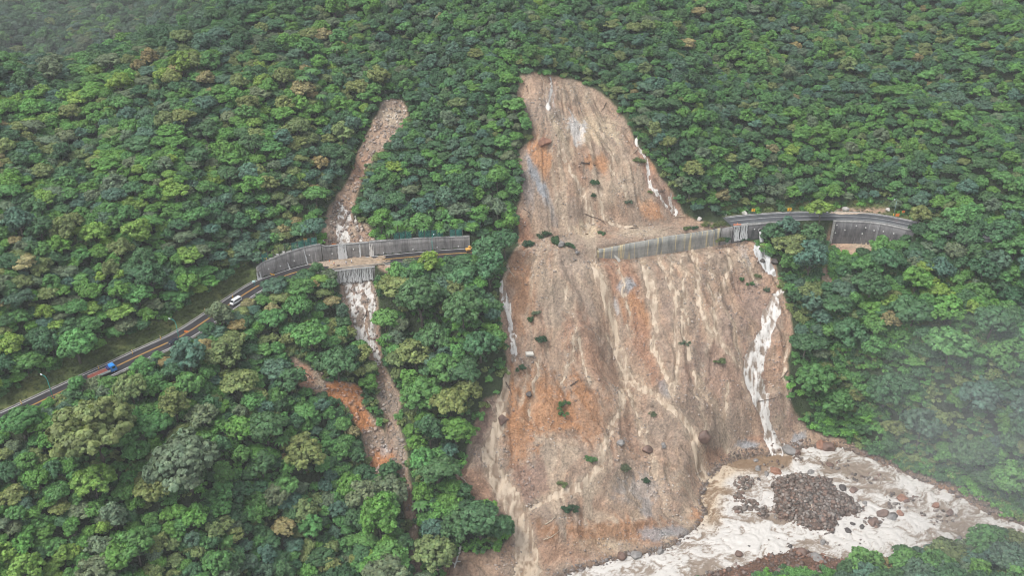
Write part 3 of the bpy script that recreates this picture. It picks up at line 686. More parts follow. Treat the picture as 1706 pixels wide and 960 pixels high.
m_wy = wall_mat('mud_streaked_concrete', (.27, .265, .24), (.15, .155, .15), (.34, .32, .27), (.50, .41, .24), .5, yellow=True, joint=11.0)
m_cop = plain('coping_concrete', (.24, .235, .225), .8, var=.35, scale=.8)
m_pipe = plain('white_drain_pipe', (.6, .6, .58), .6)
m_cul = plain('culvert_dark', (.03, .03, .03), .8)
def wall(label, px0, px1, side, top, bot, mat, coping=.35, weep=None, group=None, cp=m_cop):
    root = empty('retaining_wall', rpt(px0, side * 5.2, bot if not callable(bot) else 0))
    tag(root, label, 'wall', group)
    inv = Matrix.Translation(root.location).inverted()
    sf, sb = (side * (RW + .08), side * (RW + .95)) if side > 0 else (side * (RW + 1.25), side * (RW + .30))
    tp = top if callable(top) else (lambda p, t=top: p * 0 + t); bt = bot if callable(bot) else (lambda p, t=bot: p * 0 + t)
    o = ribbon('wall_face', px0, px1, [sf, sf, sf, sf, sb, sb], [bt, lambda p: bt(p) * .66 + tp(p) * .34, lambda p: bt(p) * .33 + tp(p) * .67, tp, tp, bt], mat, None); o.parent = root; o.matrix_parent_inverse = inv
    # end caps
    for q in (px0, px1):
        P0 = rpt(q, sf); P1 = rpt(q, sb); zt = float(tp(np.array([q]))[0]); zb = float(bt(np.array([q]))[0])
        V = [P0 + Vector((0, 0, zb)), P1 + Vector((0, 0, zb)), P1 + Vector((0, 0, zt)), P0 + Vector((0, 0, zt))]
        c = mesh_np('wall_end', V, [[0, 1, 2, 3]], mat, colors={'wall': np.array([[0.3 + k, 0.3, 0] for k in range(4)], float)}); c.parent = root; c.matrix_parent_inverse = inv
    if coping:
        s0, s1 = min(sf, sb) - .12, max(sf, sb) + .12
        c = ribbon('coping', px0, px1, [s0, s0, s1, s1], [lambda p: tp(p) - .02, lambda p: tp(p) + coping, lambda p: tp(p) + coping, lambda p: tp(p) - .02], cp); c.parent = root; c.matrix_parent_inverse = inv
    for (q, dz) in (weep or []):
        bm = bmesh.new(); P = rpt(q, sf); n = rpt(q, sf - .5 * side if side > 0 else sf - .5) - P; n = n.normalized()
        tube(bm, [P + Vector((0, 0, dz)), P + n * .35 + Vector((0, 0, dz - .05))], .28, 8)
        c = bm_obj('drain_outlet', bm, m_pipe); c.parent = root; c.matrix_parent_inverse = inv
    return root
hu_t = lambda p: itp(HU, p) + .1
hd_b = lambda p: -itp(HD, p) - 1.6
wall('dark retaining wall beside the bend with teal fence on top', 441, 538.5, 1, hu_t, -.6, m_wl, weep=[(455, 3), (475, 2.5), (497, 3), (520, 4)])
wall('pale weathered wall panel behind the small cascade onto the road', 539.5, 616, 1, lambda p: hu_t(p) - .1, -.6, m_wy if False else wall_mat('washed_concrete', (.20, .19, .18), (.10, .095, .09), (.30, .28, .26), (.40, .37, .33), .6), coping=.2, weep=[(555, 3), (590, 4)])
wall('long grey retaining wall behind the middle street lamp', 617, 783, 1, hu_t, -.6, m_wl, weep=[(640, .9), (690, 1.2), (730, 1.3), (765, 1)])
wall('wall under the left road with water running over it', 555, 623, -1, -.1, hd_b, wall_mat('wet_concrete', (.22, .21, .20), (.12, .115, .11), (.40, .39, .37), (.55, .54, .52), .8), coping=.30)
wall('broken grey wall with yellow mud streaks under the buried road', 986, 1192, -1, lambda p: 0.35 + .5 * np.sin(p / 19.0) * .4 + np.interp(p, [986, 1010, 1040, 1192], [-2.6, -1.6, -.6, .2]), hd_b, m_wy, coping=0)
wall('stained wall stump hung with shrubs beside the white falls', 1193.5, 1211, -1, .1, hd_b, m_wl, coping=0)
wb_ = wall('grey wall with the culvert pouring white water', 1212, 1312, -1, -.1, hd_b, m_wr, coping=.55, weep=[(1249, -2.2), (1262, -3.0)])
wall('tall dark wall with white drain stains under the right bend', 1384, 1535, -1, -.1, hd_b, m_wr, coping=.45,
     weep=[(1390, -1.6), (1390, -5.5), (1405, -4), (1424, -1.8), (1442, -2.4), (1438, -5.5), (1459, -3.4), (1478, -3.2), (1476, -6), (1497, -3.2), (1494, -7), (1515, -4)])
# white concrete pillar at the left end of the tall wall
bm = bmesh.new(); P = rpt(1385, -RW - 1.4); box(bm, P + Vector((0, 0, -5.3)), (1.0, .8, 11.2), bev=.06); box(bm, P + Vector((0, 0, .45)), (1.3, 1.1, .35), bev=.05)
tag(bm_obj('wall_pillar', bm, plain('pale_pillar_concrete', (.34, .33, .31), .8, var=.3)), 'pale concrete pillar at the left end of the tall dark wall', 'pillar')
# culvert pipe in the wall and the jet of water that leaves it
cp_ = rpt(1259.5, -RW - 1.25, -3.0)
nrm = (rpt(1259.5, -RW - 3) - rpt(1259.5, -RW - 1)).normalized()
bm = bmesh.new(); tube(bm, [cp_ - nrm * .3, cp_ + nrm * .5], 1.05, 18); cu = bm_obj('culvert_ring', bm, m_cop)
bm = bmesh.new(); tube(bm, [cp_ + nrm * .4, cp_ + nrm * .53], .85, 18); cv = bm_obj('culvert_mouth', bm, m_cul)
cr = empty('culvert', cp_); tag(cr, 'round dark culvert mouth in the grey wall above the waterfall', 'culvert')
for o in (cu, cv): o.parent = cr; o.matrix_parent_inverse = Matrix.Translation(cp_).inverted()

def strands(name, items, mat, label=None):
    """each strand: list of world points and widths, one mesh of wavy vertical ribbons with thickness"""
    V = []; F = []
    for pts, w0, w1, outv in items:
        pts = [Vector(p) for p in pts]; L = len(pts)
        for i, p in enumerate(pts):
            f = i / (L - 1); w = w0 + (w1 - w0) * f
            a = pts[max(0, i - 1)]; b_ = pts[min(L - 1, i + 1)]; d = (b_ - a).normalized(); side = d.cross(outv).normalized()
            w *= random.uniform(.8, 1.25); j = random.uniform(-.12, .12)
            for k, (sx, ox) in enumerate(((-1, 0), (-.5, .22), (0, .32), (.5, .22), (1, 0))):
                V.append(p + side * (sx * w / 2 + j) + outv * (ox * w * .6 + random.uniform(0, .06)))
        base = len(V) - L * 5
        for i in range(L - 1):
            for k in range(4): a = base + i * 5 + k; F.append((a, a + 1, a + 6, a + 5))
    fo = np.full((len(V), 3), .34) + RNG.uniform(-.1, .15, (len(V), 1))
    o = mesh_np(name, [tuple(v) for v in V], F, mat, smooth=True, colors={'foam': fo}); tag(o, kind='structure')
    if label: o['label'] = label
    return o
def fall(px, side, z0, z1, w0, w1, n=10, drift=0.0, off=.1):
    sf = side * (RW + .08) - off if side > 0 else -(RW + 1.25) - off
    P0 = rpt(px, sf, 0); P1 = rpt(px + drift, sf - .5, 0); o = rpt(px, sf - 1, 0) - rpt(px, sf, 0); o.z = 0; o.normalize()
    return ([P0.lerp(P1, (i / (n - 1)) ** 1.5) + Vector((0, 0, z0 + (z1 - z0) * i / (n - 1))) for i in range(n)], w0, w1, o)
it = [fall(566.5 + random.uniform(-.6, .6), 1, 6.6, .1, .5, .9) for _ in range(3)] + [fall(568 + i * 1.5, 1, 6.6, .1, .3, .7, drift=random.uniform(-.5, .5)) for i in range(5)] + [fall(577.5 + random.uniform(-.8, .8), 1, 6.5, .1, .4, .8) for _ in range(3)]
strands('waterfall', it, m_wwhite, 'white water falling over the pale wall onto the road')
strands('waterfall', [fall(600, 1, 6.2, .1, .3, .5), fall(601, 1, 6, .1, .2, .4)], m_wwhite, 'thin water strand falling over the pale wall')
strands('waterfall', [fall(617.5, 1, 6.2, .1, .4, .9), fall(620, 1, 5.8, .1, .3, .9), fall(622.5, 1, 5.8, .1, .2, .5)], m_wtan, 'pale water veil at the joint of the two walls')
strands('waterfall', [fall(487, 1, 3.2, .1, .15, .9, drift=1.5)], m_wwhite, 'short white jet from a drain in the dark wall')
strands('waterfall', [fall(513, 1, 7.6, .1, .25, .6, drift=2.5)], m_wwhite, 'tall white jet on the dark wall beside the yellow sign')
strands('waterfall', [fall(440, 1, 3.4, .1, .4, .7), fall(443.5, 1, 3.2, .1, .4, .6), fall(441.7, 1, .8, .1, .8, 1.2)], m_wwhite, 'pair of white jets at the left end of the dark wall')
it = [fall(556 + i * 2.0 + random.uniform(-.8, .8), -1, .3, -5.6 + random.uniform(-.5, .5), .12, random.uniform(.25, .8), off=.15) for i in range(32)]
strands('waterfall', it, m_wwhite, 'curtain of white strands over the wall below the left road')
it = [fall(q, -1, .3, -6.8, .3, w, drift=dr, off=.15) for q, w, dr in ((1213, .6, 3), (1216, .8, 3), (1218.5, .9, -1), (1220.5, 1.1, -1.5), (1222.5, .8, 0), (1228, .7, -2.5), (1230, .9, -2), (1231.5, .9, 1), (1234, .9, 2), (1235.5, .6, 2), (1226, .3, 0))]
strands('waterfall', it, m_wwhite, 'white strands of water falling over the wall end beside the culvert')
foot = hit(1260.5, 404)
pts = [cp_ + nrm * (.5 + 2.6 * t) + Vector((0, 0, -.45 - (cp_.z - foot[2] - .6) * t * t)) for t in np.linspace(0, 1, 10)]
strands('waterfall', [(pts, 1.2, 1.5, nrm), ([p + Vector((.3, 0, .1)) for p in pts], .8, 1.6, nrm), ([p + Vector((-.3, 0, .1)) for p in pts], .8, 1.5, nrm)], m_wwhite, 'white jet dropping from the round culvert mouth')
# white spray heap where the jet lands
def mud_sheet(name, cx, cy, rx, ry, px0, px1, mat, thr=1.0, dz=.09):
    sa = np.arange(along_of(px0), along_of(px1), .5); sl = np.arange(-RW, RW + .01, .45)
    P, n = rl_at(sa); A, S = np.meshgrid(sa, sl, indexing='ij')
    V = np.stack([P[:, 0][:, None] + n[:, 0][:, None] * S, P[:, 1][:, None] + n[:, 1][:, None] * S, P[:, 2][:, None] + dz + 0 * S + .05 * fbm(A, S, 3, 2)], -1)
    p_, q_, _ = proj(V); r = np.hypot((p_ - cx) / rx, (q_ - cy) / ry) + (fbm(A / 3, S / 1.2, 9, 3) - .5) * 1.4
    idx = np.arange(A.size).reshape(A.shape); q = np.stack([idx[:-1, :-1], idx[1:, :-1], idx[1:, 1:], idx[:-1, 1:]], -1)[cell(r) < thr]
    u, inv_ = np.unique(q, return_inverse=True)
    o = mesh_np(name, V.reshape(-1, 3)[u], inv_.reshape(-1, 4), mat, smooth=True); tag(o, kind='stuff'); return o
m_mud = plain('road_mud', (.30, .23, .165), .35, var=.35, scale=.7)
tag(mud_sheet('mud_deposit', 585, 436, 56, 13, 520, 660, m_mud), 'brown mud washed across the left road at the gully')
tag(mud_sheet('mud_deposit', 545, 438, 30, 5, 500, 580, plain('road_gravel', (.33, .26, .2), .8, var=.4, scale=2.0), dz=.12), 'pinkish gravel along the road below the wall')
tag(mud_sheet('mud_deposit', 1420, 354, 60, 2.4, 1385, 1475, plain('verge_sand', (.42, .34, .26), .8, var=.3, scale=1.0)), 'sandy strip along the far edge of the right bend')

# ------------------------------------------------------------ fences
m_post = plain('fence_post_steel', (.10, .085, .07), .6, metal=.3)
m_net, nt, b, out = new_mat('teal_netting')
tc = N(nt, 'ShaderNodeTexCoord'); nz = N(nt, 'ShaderNodeTexNoise', Scale=.8, Detail=3.0); nt.links.new(tc.outputs['Object'], nz.inputs['Vector'])
nt.links.new(ramp(nt, nz.outputs['Fac'], [(.3, (.02, .13, .11)), (.7, (.04, .24, .20))]), b.inputs['Base Color'])
b.inputs['Roughness'].default_value = .8
trn = N(nt, 'ShaderNodeBsdfTransparent'); mxs = N(nt, 'ShaderNodeMixShader'); mxs.inputs[0].default_value = .62
nt.links.new(trn.outputs[0], mxs.inputs[1]); nt.links.new(b.outputs[0], mxs.inputs[2]); nt.links.new(mxs.outputs[0], out.inputs['Surface'])
m_net2 = plain('bare_wire_mesh', (.07, .09, .07), .7); 
def fence(label, px0, px1, n, missing=()):
    root = empty('netting_fence', rpt(px0, RW + .5, float(hu_t(np.array([px0]))[0]))); tag(root, label, 'fence')
    inv = Matrix.Translation(root.location).inverted()
    qs_ = np.linspace(px0, px1, n + 1)
    for i, q in enumerate(qs_):
        h = float(hu_t(np.array([q]))[0]); P = rpt(q, RW + .5, h - .3)
        bm = bmesh.new(); box(bm, P + Vector((0, 0, 2.1)), (.22, .22, 4.2), bev=.03); box(bm, P + Vector((0, 0, .5)), (.45, .45, .5), bev=.04)
        c = bm_obj('post', bm, m_post); c.parent = root; c.matrix_parent_inverse = inv
        if i < n:
            q2 = qs_[i + 1]; h2 = float(hu_t(np.array([q2]))[0]); P2 = rpt(q2, RW + .5, h2 - .3)
            if i not in missing:
                Vv = []; Ff = []
                for k in range(7):
                    t = k / 6; a = P.lerp(P2, t); sag = .18 * math.sin(t * math.pi)
                    Vv += [a + Vector((0, -sag, .5)), a + Vector((0, -sag * 2, 2.2)), a + Vector((0, -sag, 4.0 - sag))]
                for k in range(6):
                    a = k * 3; Ff += [(a, a + 3, a + 4, a + 1), (a + 1, a + 4, a + 5, a + 2)]
                c = mesh_np('netting', [tuple(v) for v in Vv], Ff, m_net, smooth=True); c.parent = root; c.matrix_parent_inverse = inv
            bm = bmesh.new()
            for hh in (.6, 1.5, 2.4, 3.3, 4.05): tube(bm, [P + Vector((0, 0, hh)), P2 + Vector((0, 0, hh))], .04, 5)
            c = bm_obj('wire', bm, m_net2); c.parent = root; c.matrix_parent_inverse = inv
fence('teal netting fence on the dark wall left of the gully', 448, 534, 9, missing=(1, 2, 3, 4))
fence('green netting fence on the long wall behind the middle lamp', 648, 772, 12, missing=(0, 4, 9))
# guard rails along the open edges
m_steel = plain('galvanised_rail', (.45, .46, .46), .45, metal=.6)
def rail(label, px0, px1, s, dz=0.0):
    root = empty('guard_rail', rpt(px0, s, dz)); tag(root, label, 'guard rail'); inv = Matrix.Translation(root.location).inverted()
    a0, a1 = along_of(px0), along_of(px1); n = int((a1 - a0) / 4)
    for k in range(n + 1):
        P, nn = rl_at(a0 + (a1 - a0) * k / n); p = Vector((P[0] + nn[0] * s, P[1] + nn[1] * s, P[2] + dz))
        bm = bmesh.new(); tube(bm, [p, p + Vector((0, 0, .8))], .08, 6); c = bm_obj('post', bm, m_steel); c.parent = root; c.matrix_parent_inverse = inv
    c = ribbon('rail', px0, px1, [s - .1, s - .16, s - .1, s - .16, s - .1], [dz + .45, dz + .55, dz + .64, dz + .73, dz + .83], m_steel); c.parent = root; c.matrix_parent_inverse = inv
rail('low guard rail on the wall above the culvert', 1238, 1310, -RW - .8, .4)
rail('low guard rail along the top of the tall dark wall', 1388, 1532, -RW - .8, .3)
rail('guard rail on the outer edge of the left road', 556, 700, -RW + .15, 0)
# ------------------------------------------------------------ foliage materials
def leaf_mat(name, trans=.25):
    m, nt, b, out = new_mat(name)
    ti = N(nt, 'ShaderNodeAttribute', attribute_name='tint'); ti.attribute_type = 'INSTANCER'
    lv = N(nt, 'ShaderNodeAttribute', attribute_name='leaf')
    c = mix(nt, 1.0, ti.outputs['Color'], lv.outputs['Color'], 'MULTIPLY')
    nt.links.new(c, b.inputs['Base Color']); b.inputs['Roughness'].default_value = .55; b.inputs['Specular IOR Level'].default_value = .35
    tr = N(nt, 'ShaderNodeBsdfTranslucent'); nt.links.new(mix(nt, 1.0, c, (1.25, 1.3, .7), 'MULTIPLY'), tr.inputs['Color'])
    ms = N(nt, 'ShaderNodeMixShader'); ms.inputs[0].default_value = trans
    nt.links.new(b.outputs[0], ms.inputs[1]); nt.links.new(tr.outputs[0], ms.inputs[2]); nt.links.new(ms.outputs[0], out.inputs['Surface'])
    return m
m_leaf = leaf_mat('leaves')
m_bark = plain('bark', (.11, .095, .075), .9, var=.35, scale=2.0)
def unit(v): return v / (np.linalg.norm(v, axis=-1, keepdims=True) + 1e-9)
def leaf_cloud(cen, nor, size, rng, jit=.75, asp=1.5):
    """cen, nor: n x 3; quads bent along the middle"""
    n = len(cen)
    nn = unit(nor + rng.normal(0, jit, (n, 3)) * .6)
    a = unit(np.cross(nn, rng.normal(0, 1, (n, 3)))); b = np.cross(nn, a)
    s = (size * rng.uniform(.65, 1.35, n))[:, None]
    V = np.stack([cen - a * s * asp * .5, cen + b * s * .5 + nn * s * .12, cen + a * s * asp * .5 - nn * s * .15, cen - b * s * .5 + nn * s * .12], 1)
    return V.reshape(-1, 3)
def crown_mesh(name, seed, kind):
    rng = np.random.default_rng(seed)
    # lobes on the dome of a crown of unit radius; z measured from the ground
    if kind == 'round': nl, H, zc, lr, fl = 20, .74, 1.15, .33, .72
    elif kind == 'layer': nl, H, zc, lr, fl = 20, .55, 1.15, .36, .42
    elif kind == 'tall': nl, H, zc, lr, fl = 20, 1.05, 1.35, .32, .9
    else: nl, H, zc, lr, fl = 34, .70, 1.15, .24, .75      # clumpy
    L = []
    k = 0
    while len(L) < nl and k < 3000:
        k += 1
        u = rng.uniform(-.15, 1) ; ph = rng.uniform(0, 2 * math.pi); rr = math.sqrt(max(0, 1 - max(u, 0) ** 2))
        ir = rng.uniform(.55, .86)
        c = np.array([math.cos(ph) * rr * ir, math.sin(ph) * rr * ir, u * H * ir + zc + rng.uniform(-.06, .1)])
        if all(np.linalg.norm((c - q[0]) * [1, 1, 1.3]) > lr * .78 for q in L): L.append((c, lr * rng.uniform(.62, 1.3)))
    sx, sy = rng.uniform(.88, 1.12, 2)
    V = []; T = []
    for c, r in L:
        base = rng.uniform(.82, 1.18); out = unit((c - np.array([0, 0, zc - .25])) * [1, 1, 1.2])
        nc = int(17 * (r / .3) ** 2) + 4
        for _ in range(nc):
            d = unit(rng.normal(0, 1, 3) + out * .7 + np.array([0, 0, .35]))
            cc = c + d * np.array([1, 1, fl]) * r * rng.uniform(.78, 1.12); cr = rng.uniform(.055, .105)
            m = int(17 * (cr / .08) ** 1.5) + 3
            e = unit(rng.normal(0, 1, (m, 3)) + d * .9); cen = cc + e * np.array([1, 1, .65]) * cr * rng.uniform(.6, 1.1, (m, 1))
            V.append(leaf_cloud(cen, e * .8 + d * .7 + np.array([0, 0, .3]), .070, rng, .6, 1.5))
            br = base * rng.uniform(.78, 1.25) * rng.uniform(.85, 1.18, m); hue = rng.uniform(-.06, .08)
            T.append(np.repeat(np.stack([br * (1 + hue), br, br * (1 - hue * .6)], 1), 4, 0))
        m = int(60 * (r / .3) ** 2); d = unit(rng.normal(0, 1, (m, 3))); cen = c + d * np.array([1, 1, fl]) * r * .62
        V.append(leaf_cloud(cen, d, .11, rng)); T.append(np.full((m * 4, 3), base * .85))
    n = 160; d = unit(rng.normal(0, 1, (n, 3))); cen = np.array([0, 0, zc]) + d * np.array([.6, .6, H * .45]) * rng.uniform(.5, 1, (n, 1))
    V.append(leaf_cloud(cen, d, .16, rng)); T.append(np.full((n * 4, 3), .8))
    V = np.concatenate(V); T = np.concatenate(T)
    V[:, 0] *= sx; V[:, 1] *= sy
    F = np.arange(len(V)).reshape(-1, 4)
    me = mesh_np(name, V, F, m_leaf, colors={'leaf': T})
    dat = me.data; bpy.data.objects.remove(me); return dat
def trunk_mesh(name, seed, kind):
    rng = random.Random(seed); bm = bmesh.new()
    h = 1.35 if kind == 'tall' else 1.05
    tube(bm, [(0, 0, -.35), (.02, .01, .2), (rng.uniform(-.05, .05), rng.uniform(-.05, .05), .6), (rng.uniform(-.08, .08), rng.uniform(-.08, .08), h)], [.085, .065, .05, .03], 7)
    for k in range(5):
        a = k * 1.26 + rng.uniform(-.4, .4); z = rng.uniform(.45, .8); e = rng.uniform(.45, .65)
        tube(bm, [(0, 0, z), (math.cos(a) * e * .5, math.sin(a) * e * .5, z + .22), (math.cos(a) * e, math.sin(a) * e, z + .45)], [.032, .022, .012], 5)
    me = bpy.data.meshes.new(name); bm.to_mesh(me); bm.free(); me.materials.append(m_bark); return me
KINDS_ = ['round', 'layer', 'clumpy', 'round', 'layer', 'clumpy', 'tall', 'round', 'layer', 'clumpy', 'round', 'layer', 'tall', 'clumpy']
CROWNS = [crown_mesh('crown', 100 + i, k) for i, k in enumerate(KINDS_)]
TRUNKS = [trunk_mesh('trunk', 50 + i, k) for i, k in enumerate(KINDS_)]

# colours: name, linear colour
TINT = {'dark green': (.055, .118, .050), 'blue-green': (.066, .125, .084), 'mid green': (.078, .175, .052), 'fresh green': (.108, .235, .052), 'yellow-green': (.165, .265, .055),
        'olive': (.130, .165, .060), 'tan-brown': (.205, .180, .085), 'deep green': (.042, .095, .042), 'grey-green': (.105, .142, .082)}
# ------------------------------------------------------------ where trees can stand
def blocked_dist(x, y, r):
    """how free a spot is: True where a crown of radius r may stand"""
    ok = np.ones(len(x), bool)
    for dx, dy in ((0, 0), (r, 0), (-r, 0), (0, r), (0, -r), (.7 * r, .7 * r), (-.7 * r, .7 * r), (.7 * r, -.7 * r), (-.7 * r, -.7 * r)):
        f = .62
        ok &= grab(BARE, x + dx * f, y + dy * f) < .4
        ok &= grab(RSD, x + dx * f, y + dy * f) < -1.0
    s, z, p = road_sd(x, y)
    verge = np.where(p < 438, 8.5, 5.6); verge = np.where(p > 1212, 7, verge)
    ok &= ~((s > 0) & (s < verge + r * .62) & (p < 1570))
    ok &= ~((s <= 0) & (s > -(RW + .8 + r * .42)) & (p < 1590) & ~((p > 800) & (p < 985)))
    ok &= ~((s <= 0) & (s > -(RW + 1.0)))
    return ok
def canopy_clear(x, y, r):
    """keeps crowns from hiding the open ground, road and walls the photo shows behind them"""
    z = zs(x, y); H = (1.15 + .7) * r
    ok = np.ones(len(x), bool)
    a, b_, t = proj(np.stack([x, y, z + H * .93], -1)); rr = FPX / t * r
    lim0 = np.random.default_rng(len(x)).uniform(0, 7, len(x))
    for fx, fy in ((0, 0), (-.55, .25), (.55, .25), (-.75, .6), (.75, .6)):
        P_, Q_ = a + fx * rr, b_ + fy * rr
        for kpoly, poly in enumerate(OPEN):
            ok &= poly_sd(P_, Q_, poly) < (lim0 if kpoly >= NFIX + 6 else lim0 * .5 if kpoly >= NFIX else 0)
    return ok
def strip(pts):
    up = [(x, y - h) for x, y, h, g in pts]; dn = [(x, y + g) for x, y, h, g in pts][::-1]
    return up + dn
NFIX = 8
OPEN = [
    [(1090, 890), (1440, 895), (1432, 925), (1398, 948), (1385, 985), (1090, 985)], [(445, 400), (535, 386), (535, 404), (445, 426)], [(622, 396), (770, 389), (770, 404), (622, 408)],
    [(274, 522), (304, 522), (308, 578), (270, 580)], [(60, 610), (90, 614), (98, 652), (70, 660)],
    strip([(-40, 712, 8, 10), (30, 686, 8, 10), (58, 672, 8, 5), (85, 658, 8, -4)]),
    strip([(148, 626, 8, 6), (195, 614, 12, 14), (230, 594, 8, 4), (262, 580, 8, 1), (275, 577, 10, 14), (290, 570, 10, 26), (314, 555, 10, 32), (330, 541, 8, 10), (345, 532, 8, -2), (375, 515, 8, -2), (398, 503, 8, 10)]),
    strip([(404, 488, 6, -2), (425, 476, 4, 0), (445, 466, 4, 4), (480, 455, 22, -2), (520, 440, 40, 0), (545, 438, 30, 6)]),
    [(545, 402), (780, 398), (780, 424), (700, 430), (650, 436), (655, 446), (640, 452), (618, 458), (620, 462), (628, 500), (628, 560), (634, 598), (628, 606), (600, 570), (575, 500), (560, 452), (556, 448), (540, 446)],
    [(492, 602), (520, 625), (560, 640), (600, 655), (640, 645), (662, 670), (660, 690), (615, 682), (600, 690), (640, 735), (650, 775), (628, 786), (612, 770), (612, 740), (590, 690), (560, 668), (520, 650), (500, 630)],
    [(640, 184), (676, 190), (676, 206), (650, 222), (625, 262), (608, 300), (590, 345), (585, 372), (620, 404), (540, 404), (540, 382), (558, 345), (580, 300), (604, 262), (618, 232), (628, 195)],
    [(678, 825), (690, 828), (686, 870), (684, 890), (672, 890), (668, 850)],
    [(1208, 358), (1300, 352), (1292, 372), (1268, 384), (1262, 402), (1282, 420), (1297, 452), (1280, 452), (1262, 430), (1245, 402), (1205, 398)],
    [(1384, 350), (1470, 350), (1530, 370), (1514, 386), (1500, 408), (1470, 402), (1420, 424), (1378, 424), (1372, 405), (1385, 398)],
    [(1290, 478), (1308, 480), (1316, 560), (1310, 600), (1314, 650), (1330, 690), (1350, 715), (1410, 740), (1480, 770), (1560, 808), (1620, 840), (1640, 868), (1600, 892), (1500, 912), (1420, 922), (1340, 905), (1280, 918), (1200, 940), (1100, 965), (1000, 965), (850, 965), (850, 880), (845, 830), (800, 800), (780, 790), (800, 720), (812, 668), (842, 650)],
    [(870, 128), (930, 130), (990, 152), (1040, 205), (1080, 270), (1130, 345), (1150, 366), (1205, 380), (1240, 410), (1280, 470), (840, 600), (838, 480), (850, 432), (868, 418), (872, 340), (872, 260), (890, 232), (888, 210), (868, 180)],
]
def dart(x0, x1, y0, y1, rfun, tries, seed, dens=.80):
    rng = np.random.default_rng(seed); cs = 12.0; grid = {}; out = []
    X = rng.uniform(x0, x1, tries); Y = rng.uniform(y0, y1, tries); Rr = rfun(X, Y, rng)
    ok = blocked_dist(X, Y, Rr) & canopy_clear(X, Y, Rr)
    X, Y, Rr = X[ok], Y[ok], Rr[ok]; Zt = zs(X, Y)
    for x, y, r, zt in zip(X, Y, Rr, Zt):
        gi, gj = int(x // cs), int(y // cs); bad = False
        for a in range(gi - 2, gi + 3):
            for b_ in range(gj - 2, gj + 3):
                for (qx, qy, qr, qz) in grid.get((a, b_), ()):
                    if (qx - x) ** 2 + (qy - y) ** 2 + (qz - zt) ** 2 * .8 < ((qr + r) * dens) ** 2: bad = True; break
                if bad: break
            if bad: break
        if not bad: grid.setdefault((gi, gj), []).append((x, y, r, zt)); out.append((x, y, r))
    return np.array(out)
def frame_ok(x, y, z, mx=120, my0=-120, my1=190):
    a, b_, t = proj(np.stack([x, y, z], -1)); return (a > -mx) & (a < 1706 + mx) & (b_ > my0) & (b_ < 960 + my1)
def rfun(X, Y, rng):
    a, b_, t = proj(np.stack([X, Y, zs(X, Y)], -1))
    u = rng.random(len(X))
    base = 2.5 + 2.9 * u ** 1.8
    big = (b_ > 600) & (a < 850); base = np.where(big, 2.5 + 3.6 * u ** 2.6, base)
    big = (a > 1300) & (b_ > 380); base = np.where(big, 3.0 + 4.0 * u ** 1.8, base)
    up = (b_ < 300) & (a > 600); base = np.where(up, 2.0 + 2.3 * u ** 1.8, base)
    mid = (a > 600) & (a < 850) & (b_ > 430); base = np.where(mid, 3.2 + 3.8 * u ** 1.6, base)
    return base
# a few large trees the photo singles out: photo position of the crown top centre, radius, colour, crown kind
HERO = [(150, 690, 12.0, 'olive', 9), (215, 640, 6, 'olive', 5), (300, 745, 11.5, 'grey-green', 2), (470, 870, 4.4, 'tan-brown', 5), (255, 800, 5.5, 'olive', 4), (150, 790, 6, 'yellow-green', 9),
        (28, 690, 6, 'mid green', 8), (440, 700, 6.5, 'dark green', 1), (505, 745, 7.5, 'olive', 13), (120, 560, 7, 'mid green', 0), (395, 620, 6.0, 'olive', 4), (385, 560, 5, 'olive', 8), (700, 480, 10, 'dark green', 2),
        (640, 520, 6, 'mid green', 5), (770, 500, 8, 'dark green', 9), (815, 400, 7, 'dark green', 2), (840, 395, 6, 'dark green', 5), (740, 600, 7, 'mid green', 2), (700, 640, 8, 'mid green', 9), (800, 560, 7, 'dark green', 13), (750, 660, 6.5, 'olive', 1), (720, 905, 7, 'olive', 9),
        (800, 850, 8.5, 'dark green', 2), (760, 870, 6, 'dark green', 13), (835, 870, 5, 'dark green', 5), (560, 590, 7.5, 'dark green', 1), (515, 545, 6, 'mid green', 4), (495, 500, 6.0, 'mid green', 8), (455, 520, 5, 'mid green', 1), (500, 465, 5.0, 'mid green', 4),
        (1320, 395, 6.5, 'olive', 4), (1370, 340, 5.5, 'yellow-green', 7), (1535, 348, 5, 'olive', 2), (1350, 480, 4.5, 'olive', 10), (1352, 500, 4.4, 'blue-green', 6), (1480, 420, 6.5, 'dark green', 1), (1450, 430, 5.5, 'mid green', 4), (1345, 560, 6.5, 'dark green', 5),
        (1360, 620, 8, 'mid green', 9), (1420, 545, 8, 'dark green', 2), (1530, 500, 8, 'dark green', 1), (1480, 640, 8, 'dark green', 9), (1400, 660, 7, 'mid green', 2), (1590, 560, 8.5, 'mid green', 9), (1660, 520, 8, 'dark green', 5), (1640, 640, 8, 'blue-green', 2), (1540, 700, 8, 'blue-green', 13),
        (1620, 740, 7.5, 'dark green', 5), (1690, 790, 7, 'mid green', 0), (1590, 915, 7, 'olive', 1), (1650, 890, 7, 'mid green', 9), (1520, 935, 6, 'mid green', 4), (1572, 372, 5, 'dark green', 4), (1555, 385, 4.5, 'mid green', 1), (1690, 920, 7, 'blue-green', 5), (630, 120, 5.5, 'olive', 0), (1460, 575, 5.5, 'mid green', 0)]
T = []
for (a, b_, r, tn, v) in HERO:
    P = hit(a, b_, up=1.75 * r); T.append((P[0], P[1], r, v, tn))
heroes = np.array([(t[0], t[1], t[2]) for t in T])
D = np.concatenate([dart(-345, 330, -175, 400, rfun, 200000, 5, .53), dart(-620, 40, 401, 900, lambda X, Y, g: g.uniform(3.5, 7.5, len(X)), 30000, 8, .55), dart(-620, -346, 60, 400, lambda X, Y, g: g.uniform(3.5, 6.5, len(X)), 14000, 9, .55)])
ok = frame_ok(D[:, 0], D[:, 1], zs(D[:, 0], D[:, 1])); D = D[ok]
